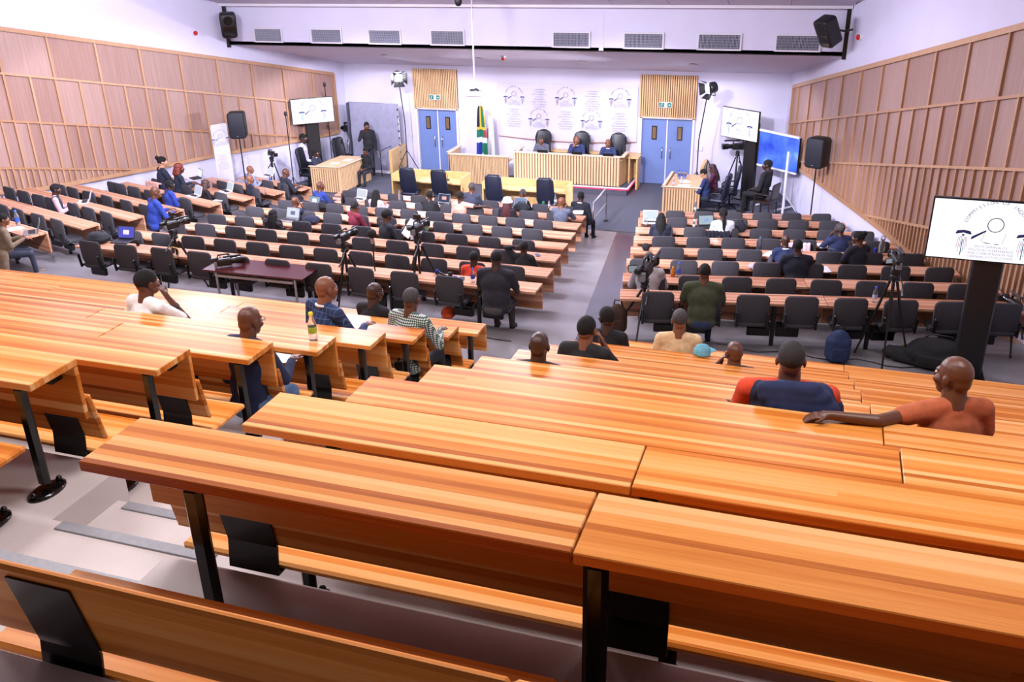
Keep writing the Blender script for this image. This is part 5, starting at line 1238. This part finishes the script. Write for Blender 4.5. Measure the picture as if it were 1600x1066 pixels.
t = single('cable_coil', MB().tube([(.10 * math.cos(a), .02 * math.sin(3 * a), .10 * math.sin(a)) for a in [k * .45 for k in range(30)]], .009, 6), plain('yellow_cable', (190, 160, 90), .5), 'yellow cable coil hanging from the tripod by the maroon table', 'cable', (-10.25 + .12, 12.333 - .22, 2.62))

def bottle(label, p, h=.22, cap=(60, 90, 200), label_c=None, liquid=None, group=None, tint=None):
    t = thing('bottle', label, 'bottle', p, 0, group); k = h / .22
    part('body', MB().lathe([(.001, 0), (.030, .004), (.032, .02), (.032, .12), (.028, .15), (.014, .185), (.013, .20)], 14, M=Matrix.Scale(k, 4)), liquid or M_glass, t)
    part('cap', MB().lathe([(.016, .198), (.016, .22), (.001, .222)], 12, M=Matrix.Scale(k, 4)), cloth(cap), t)
    if label_c: part('label_band', MB().lathe([(.0328, .06), (.0328, .11)], 14, M=Matrix.Scale(k, 4)), cloth(label_c), t)
    return t
M_amberl = plain('amber_liquid', (190, 110, 20), .1); M_greenc = plain('green_can', (40, 130, 90), .3, .4)
bottle('clear water bottle with yellow cap standing on the bench desk before the navy blazer', (-4.169,6.622,4.114), .27, (226, 200, 40), (170, 190, 60))
for lb, p, h, c, l in (('clear bottle with blue label before the dark navy polo', (-4.857,12.432,2.490), .23, (60, 90, 210), (40, 80, 190)), ('small clear bottle with green label beside the newspaper reader', (-7.452,16.582,1.820), .22, (220, 226, 226), (60, 150, 90)),
                       ('tall pale bottle beside the pink sleeve of the braided person', (-10.155,21.021,1.110), .26, (70, 110, 190), None), ('clear bottle by the green can at the papers row', (-6.357,22.443,0.880), .26, (60, 90, 200), (210, 215, 235)),
                       ('squat clear bottle before the mid grey suit', (-6.196,21.289,1.110), .20, (60, 80, 180), (200, 205, 230)), ('clear bottle with blue label by the olive shirt', (-1.924,14.164,2.250), .24, (60, 90, 210), (50, 80, 190)),
                       ('plain clear bottle behind the writing person in black suit', (-0.560,15.778,2.020), .22, (230, 230, 235), None), ('clear bottle standing behind the tripod before the big screen', (1.030,13.246,2.470), .24, (60, 90, 210), (180, 190, 220)),
                       ('large blue-label water jug beside the beige coat', (-14.586,13.199,2.430), .30, (70, 110, 220), (40, 80, 210)), ('clear bottle with blue cap beside the black suit with folded arms', (-14.132,20.873,1.040), .22, (50, 110, 200), None),
                       ('clear bottle with blue label at the front row by the swivel chair', (-15.225,22.896,0.800), .24, (60, 90, 210), (50, 90, 200)), ('small white bottle between two laptops in the screen block', (-2.418,19.848,1.310), .20, (235, 235, 240), (220, 225, 235)),
                       ('pale bottle by the laptop of the straight-haired person', (-3.492,19.818,1.310), .22, (230, 200, 200), None), ('clear bottle by the bin at the bottle table', (-2.768,22.766,0.840), .25, (60, 90, 210), (200, 210, 235))):
    bottle(lb, p, h, c, l)
for i, (px, py) in enumerate(((0, 0), (1, 0), (2, 0), (0, 1), (1, 1), (2, 1))):
    bottle('small water bottle in the close cluster on the bottle table', (-3.72 + .09 * px, 26.2 + .10 * py, .78), .24, (60, 90, 210), (70, 110, 210), group='bottles on the bottle table')
for i, (px, py, lb) in enumerate(((-3.75, 25.45, 'by its near corner'), (-3.55, 25.62, 'beside the papers'))): bottle('lone water bottle on the bottle table %s' % lb, (px, py, .78), .22, (230, 230, 240), (200, 210, 240))
t = single('jug_bottle', MB().lathe([(.001, 0), (.055, .005), (.058, .02), (.050, .07), (.058, .12), (.058, .22), (.035, .28), (.035, .31)], 16).tube([(-.03, 0, .30), (-.03, 0, .37), (.03, 0, .37), (.03, 0, .30)], .013, 7), M_glass, 'large clear jug bottle with loop lid beside the navy bun', 'bottle', (1.351,17.540,1.780))
t = single('thermos_bottle', MB().lathe([(.001, 0), (.036, .003), (.036, .19), (.026, .21), (.026, .24), (.001, .245)], 14), plain('slate_flask', (60, 70, 84), .35), 'slate grey flask bottle standing before the pale jacket', 'bottle', (-0.835,17.348,1.780))
t = single('thermos_cup', MB().lathe([(.001, 0), (.034, .003), (.042, .20), (.042, .21), (.001, .212)], 14).ball((0, 0, .24), (.045, .045, .035), 10, 7), plain('flask_black', (26, 26, 32), .35), 'black tumbler with round lid beside the royal blue jacket', 'cup', (-11.042,19.648,1.340))
single('drink_can', MB().lathe([(.028, 0), (.033, .006), (.033, .11), (.027, .12), (.001, .118)], 14), M_greenc, 'green drink can on the papers row before the bent black suit', 'can', (-6.614,22.191,0.880))
single('drink_can', MB().lathe([(.028, 0), (.033, .006), (.033, .145), (.027, .155), (.001, .152)], 14), plain('pink_can', (190, 120, 120), .35, .3), 'pinkish tall can beside the dark navy polo', 'can', (-4.760,12.429,2.490))
single('drink_can', MB().lathe([(.028, 0), (.033, .006), (.033, .11), (.027, .12), (.001, .118)], 14), plain('blue_can', (40, 60, 160), .35, .4), 'blue drink can beside the loop-lid jug', 'can', (1.251,17.590,1.780))
single('amber_bottle', MB().lathe([(.001, 0), (.035, .004), (.035, .10), (.016, .14), (.018, .17), (.001, .172)], 12), M_amberl, 'amber bottle beside the olive green shirt', 'bottle', (-2.014,14.139,2.250))
for lb, p, c in (('dark paper cup beside the purple laptop screen', (-11.272,12.589,2.490), (24, 22, 24)), ('black cup before the dark navy polo', (-5.249,12.473,2.490), (20, 20, 24)), ('dark cup before the long-haired person in a black coat', (-11.280,16.484,1.820), (24, 22, 26))):
    single('cup', MB().lathe([(.001, 0), (.028, .002), (.038, .10), (.036, .10), (.028, .01)], 14).lathe([(.039, .098), (.039, .11), (.001, .112)], 14), cloth(c), lb, 'cup', p)
def laptop(label, p, rz=0, screen=(228, 232, 240), body=None, tilt=20, strength=.8, dark=None):
    t = thing('laptop', label, 'laptop', p, R(rz)); b = body or M_alu
    ba = part('base', MB().bevbox((0, 0, .011), (.34, .24, .018), .004), b, t); part('keyboard_deck', MB().box((0, .02, .021), (.30, .12, .002)), M_blkp, ba)
    ld = part('lid', MB().bevbox((0, 0, .115), (.34, .010, .23), .004), b, t, M=T3(0, .12, .018) @ RX(R(-tilt)))
    part('screen', MB().box((0, -.0065, .12), (.315, .002, .195)), emit('laptop_glow_%d_%d_%d' % tuple(screen), screen, strength), ld)
    if dark: part('window_print', MB().box((0, -.008, .12), (.12, .001, .08)), cloth(dark), ld)
    return t
laptop('open laptop with white screen before the long-haired person in black coat', (-10.690,16.586,1.820), -6, (225, 230, 245), dark=(60, 70, 90))
laptop('open laptop with a document page beside the bald blue jacket', (-11.669,19.136,1.340), -10, (150, 170, 190), M_blkp, dark=(230, 232, 236))
laptop('open white laptop before the braided person in pale pink', (-11.249,20.809,1.110), -14, (215, 222, 235), M_white)
laptop('open laptop with dark picture screen before the person in black', (-8.935,20.895,1.110), -6, (40, 60, 90), dark=(190, 120, 110))
laptop('open grey-blue laptop before the pink hat', (-6.924,21.046,1.110), -2, (120, 135, 175))
laptop('open laptop with purple landscape screen on the row end beside the black bag', (-11.709,12.700,2.490), 4, (90, 90, 200), M_blkp, dark=(190, 180, 220))
laptop('open laptop with green code screen before the beige coat', (-13.956,12.857,2.430), -45, (30, 52, 50), M_alu, dark=(40, 130, 80))
laptop('open white laptop before the waistcoat wearer', (-15.786,16.193,1.990), -55, (216, 220, 246), M_white)
laptop('open white laptop beside the headphone wearer', (-14.755,18.718,1.520), -25, (200, 208, 236), M_white)
laptop('open pale laptop before the long brown hair', (-14.755,20.035,1.290), -30, (205, 216, 232), M_white)
laptop('open bright laptop before the auburn hair', (-16.453,21.082,1.290), -32, (236, 238, 244), M_blkp)
laptop('upright white laptop before the pale blue shirt', (-15.765,23.549,0.800), -25, (226, 226, 240), M_white)
laptop('pale open laptop beside the straight-haired navy person', (-3.430,20.037,1.310), 10, (200, 215, 235), M_white)
laptop('tilted open laptop with pale screen beside the white top', (-2.137,19.970,1.310), 20, (170, 190, 200), M_blkp, dark=(100, 120, 140))
for lb, p, rz in (('black laptop before the charcoal judge', (-8.05, 27.12, 1.016), 180), ('black laptop before the middle judge', (-6.95, 27.12, 1.016), 180), ('black laptop before the judge looking down', (-5.98, 27.12, 1.016), 180)):
    laptop(lb, p, rz, (60, 66, 80), M_blkp)
def paper(label, p, rz, n=3, size=(.21, .30), c=None):
    t = thing('paper_sheets', label, 'paper', p, R(rz))
    for k in range(n): part('sheet', MB().box((.03 * math.sin(k * 2.2), .02 * math.cos(k * 1.7), .002 + .002 * k), (size[0], size[1], .0015)), c or M_paper, t, M=RZ(.25 * math.sin(k * 3.1)))
for lb, p, rz in (('white sheets on the front row behind the bent black suit', (-6.837,21.950,0.880), 20), ('more white sheets on the front row beside the bent black suit', (-7.129,21.937,0.880), -15), ('white sheets at the row end before the mid grey suit', (-5.401,21.086,1.110), 10), ('white sheet beside the black suit writing', (0.308,15.772,2.020), 15),
                  ('white sheets before the navy suit with a white collar', (-0.578,17.065,1.780), -20), ('white sheet before the phone caller in navy', (0.354,18.546,1.560), 20), ('open magazine pages before the newspaper reader', (-7.757,16.457,1.820), 5), ('white sheets along the front row beside the grey-haired suit', (-7.980,22.096,0.880), 0),
                  ('white sheets on the papers table', (-14.55, 25.6, .78), 15), ('further sheets on the papers table', (-14.35, 26.1, .78), -10), ('white sheets on the bottle table before the navy jacket', (-3.45, 25.5, .78), 80), ('scattered notes in the middle of the bottle table', (-3.5, 25.95, .78), 40),
                  ('white papers before the middle judge', (-6.6, 27.15, 1.016), 5), ('white papers before the charcoal judge', (-7.65, 27.15, 1.016), -5), ('white papers at the judges desk end', (-5.72, 27.15, 1.016), 12), ('white sheet held low beside the bald person with glasses', (-4.345,6.358,4.050), 30),
                  ('white sheets beside the brown long-haired person', (-14.420,19.347,1.290), 0), ('white sheets before the beige coat laptop', (-14.471,12.973,2.430), -30)):
    paper(lb, p, rz)
t = thing('newspaper', 'newspaper held open by the person in charcoal jacket', 'newspaper', (-7.548,15.969,2.080), R(-30)); part('page', MB().pad(.28, .36, .006, .01, .002, M=RX(R(-35)) @ RY(R(12))), M_paper, t); part('page', MB().pad(.28, .36, .006, .01, .002, M=T3(.26, 0, 0) @ RX(R(-35)) @ RY(R(-14))), plain('newsprint', (150, 150, 156), .8, noise=.3, scale=40), t)
for lb, p, rz in (('dark phone lying beside the person with bent arm', (-4.628,15.139,2.050), 30), ('dark phone lying before the dark navy polo', (-5.073,12.521,2.490), 20), ('black phone on the desk before the black bun', (0.484,17.658,1.780), 60)):
    t = thing('phone', lb, 'phone', p, R(rz)); part('case', MB().bevbox((0, 0, .006), (.078, .155, .010), .003), M_blkp, t); part('glass', MB().box((0, 0, .0115), (.07, .145, .001)), plain('phone_glass_%d' % int(rz), (70, 80, 110), .1), t)
t = thing('headset_microphone', 'black hand microphone with blue foam head lying on the last middle row', 'microphone', (-5.441,12.571,2.490), R(-25)); part('foam_head', MB().ball((-.10, 0, .045), .045, 12, 8), plain('blue_foam', (30, 50, 120), .9), t); part('handle', MB().tube([(-.06, 0, .04), (.14, 0, .022)], [.022, .018], 9), M_blk, t)
single('small_box', MB().bevbox((0, 0, .025), (.06, .05, .05), .008), M_blueplas, 'tiny blue box beside the black cup', 'box', (-5.180,12.492,2.490))
# bags, coats, caps
def bag(label, p, size, c, rz=0, strap=True, cat='bag', name='bag'):
    t = thing(name, label, cat, p, R(rz)); x, y, z = size; mat = cloth(c)
    b = MB(); b.bevbox((0, 0, z * .42), (x, y, z * .8), min(x, y) * .3); b.ball((0, 0, z * .62), (x * .46, y * .46, z * .34), 12, 8); b.ball((x * .2, -y * .25, z * .35), (x * .28, y * .35, z * .3), 10, 7)
    blob('body', b, mat, t, .022, 5)
    part('pocket', MB().pad(x * .6, z * .4, y * .12, .04, .015, M=T3(0, -y * .50, z * .32)), mat, t)
    if strap: part('strap', MB().tube([(-x * .25, y * .2, z * .82), (-x * .15, y * .1, z * 1.05), (x * .15, y * .1, z * 1.05), (x * .25, y * .2, z * .82)], .012, 6), M_blk, t)
bag('navy blue rucksack standing in the cross aisle', (0.583,12.350,1.861), (.34, .26, .52), (32, 48, 84), 10, name='rucksack')
bag('black equipment bag lying in the cross aisle beside the big screen column', (1.892,12.595,1.861), (.85, .45, .42), (22, 22, 26), -10)
bag('long black tripod bag lying in the cross aisle', (1.549,12.625,1.861), (.75, .22, .22), (26, 26, 30), -20, strap=False)
bag('black slouchy bag on the row end beside the purple laptop', (-12.112,12.594,2.490), (.46, .30, .20), (22, 24, 30), 0)
bag('black handbag on the desk before the white top and laptop', (-1.427,19.863,1.310), (.30, .20, .24), (28, 28, 38), 10)
bag('black bag on the desk behind the mid grey suit', (-6.778,20.850,1.110), (.42, .26, .22), (20, 22, 28), 0)
bag('black jacket bundle on the row end by the seated bald navy jacket', (-10.116,16.541,1.820), (.40, .28, .18), (20, 26, 46), 10, strap=False, cat='jacket', name='folded_jacket')
bag('dark camera bag on the desk beside the black tumbler', (-11.317,19.109,1.340), (.30, .22, .18), (24, 24, 30), 0)
bag('small black camera on the desk end at the aisle', (-2.925,16.715,1.780), (.16, .14, .15), (18, 18, 20), 0, strap=False, cat='camera', name='still_camera')
bag('brown shoulder bag hanging at the desk end beside the tripod', (-2.579,12.525,1.861), (.30, .20, .50), (60, 36, 26), 0)
bag('orange bag under the last middle row', (-5.274,12.373,1.861), (.24, .2, .2), (190, 70, 30), 0, strap=False)
bag('pale bundled cap on the desk behind the camera row', (-0.769,15.516,2.020), (.30, .22, .10), (170, 150, 160), 0, strap=False, cat='hat', name='cloth_cap')
def drape(label, M, c, w=.48):
    t = thing('draped_jacket', label, 'jacket'); t.matrix_world = M; b = MB()
    for k in range(7):
        x = -w / 2 + w * k / 6; capsule(b, (x, -.07, .90), (x * 1.05, -.12 - .02 * (k % 2), .48 + .05 * (k % 3)), .035, .03, 7); capsule(b, (x, -.07, .90), (x, .05, .86), .035, .03, 7)
    blob('cloth', b, cloth(c), t, .02, 4)
D5 = Matrix.Translation(RE[4]) @ RZ(R(10))
drape('pale pink jacket draped over a chair back behind the white top', D5 @ T3(3.2, -.66, -.745), (226, 196, 206))
drape('black coat draped over a chair back beside the straight long hair', Matrix.Translation(RE[5]) @ RZ(R(10)) @ T3(1.75, -.66, -.745), (26, 28, 40))
drape('navy jacket draped over a chair back beside the dark navy polo', T3(MX[1] - .9, MY[1] - .66, MZ[1] - .745), (26, 34, 62), .36)
drape('salmon cloth draped over the chair behind the navy short sleeves', Matrix.Translation(LE[5]) @ RZ(R(-17)) @ T3(-3.15, -.78, -.745), (226, 176, 160))
t = thing('baseball_cap', 'pale blue cap lying beside the cream T-shirt', 'hat', (-0.992,9.666,3.010), R(-30)); part('crown', MB().lathe([(.10, 0), (.095, .05), (.07, .09), (.001, .11)], 16), cloth((110, 176, 196)), t); part('brim', MB().pad(.16, .11, .008, .05, .003, M=T3(0, .13, .005) @ RX(R(-90))), cloth((110, 176, 196)), t)
# wooden armchair of the person in black
t = thing('wooden_armchair', 'dark wooden armchair under the person in black at the blue board', 'chair', (-1.207, 25.7, 0), R(68))
M_dw = plain('dark_wood', (44, 28, 24), .4)
part('seat', MB().bevbox((0, .0, .44), (.52, .5, .06), .02), M_dw, t); part('backrest', MB().pad(.48, .46, .04, .06, .015, M=T3(0, -.27, .74) @ RX(R(8))), M_dw, t)
for sx in (-1, 1):
    part('armrest', MB().bevbox((sx * .26, .0, .66), (.05, .46, .04), .012), M_dw, t)
    for sy in (-1, 1): part('leg', MB().tube([(sx * .24, sy * .22, .66 if sy > 0 else .44), (sx * .24, sy * .24, 0)], [.02, .026], 7), M_dw, t)
# crate and cables
t = thing('crate', 'black storage crate with bottles beside the bottle table', 'crate', (-2.75, 24.75, 0)); part('box_wall', MB().box((0, -.16, .15), (.6, .02, .3)).box((0, .16, .15), (.6, .02, .3)).box((-.3, 0, .15), (.02, .34, .3)).box((.3, 0, .15), (.02, .34, .3)), M_blkp, t, stuff=True); part('floor_panel', MB().box((0, 0, .02), (.58, .32, .02)), M_blkp, t)
def cable(label, pts, r=.008, c=None): single('floor_cable', MB().tube([(a, b, 1.872) for a, b in pts], r, 5), c or M_blk, label, 'cable')
def wig(p0, p1, n, a, ph=0): return [(p0[0] + (p1[0] - p0[0]) * k / n, p0[1] + (p1[1] - p0[1]) * k / n + a * math.sin(k * 1.3 + ph)) for k in range(n + 1)]
cable('black cable snaking along the cross aisle before the middle desks', wig((-8.372,12.265,1.870), (-4.022,11.804,1.870), 14, .06))
cable('black cable running along the cross aisle before the screen block', wig((-1.074,12.444,1.870), (2.024,12.447,1.870), 16, .07, 1))
cable('looped black cable at the foot of the big screen column', [(2.0 + .3 * math.cos(k * .5), 11.7 + .22 * math.sin(k * .5)) for k in range(18)])
cable('yellow cable heap beside the long tripod bag', [(1.617 + .18 * math.cos(k * .8) * (1 + .2 * math.sin(k)), 13.088 + .10 * math.sin(k * .9)) for k in range(40)], .009, plain('mustard_cable', (170, 130, 40), .5))
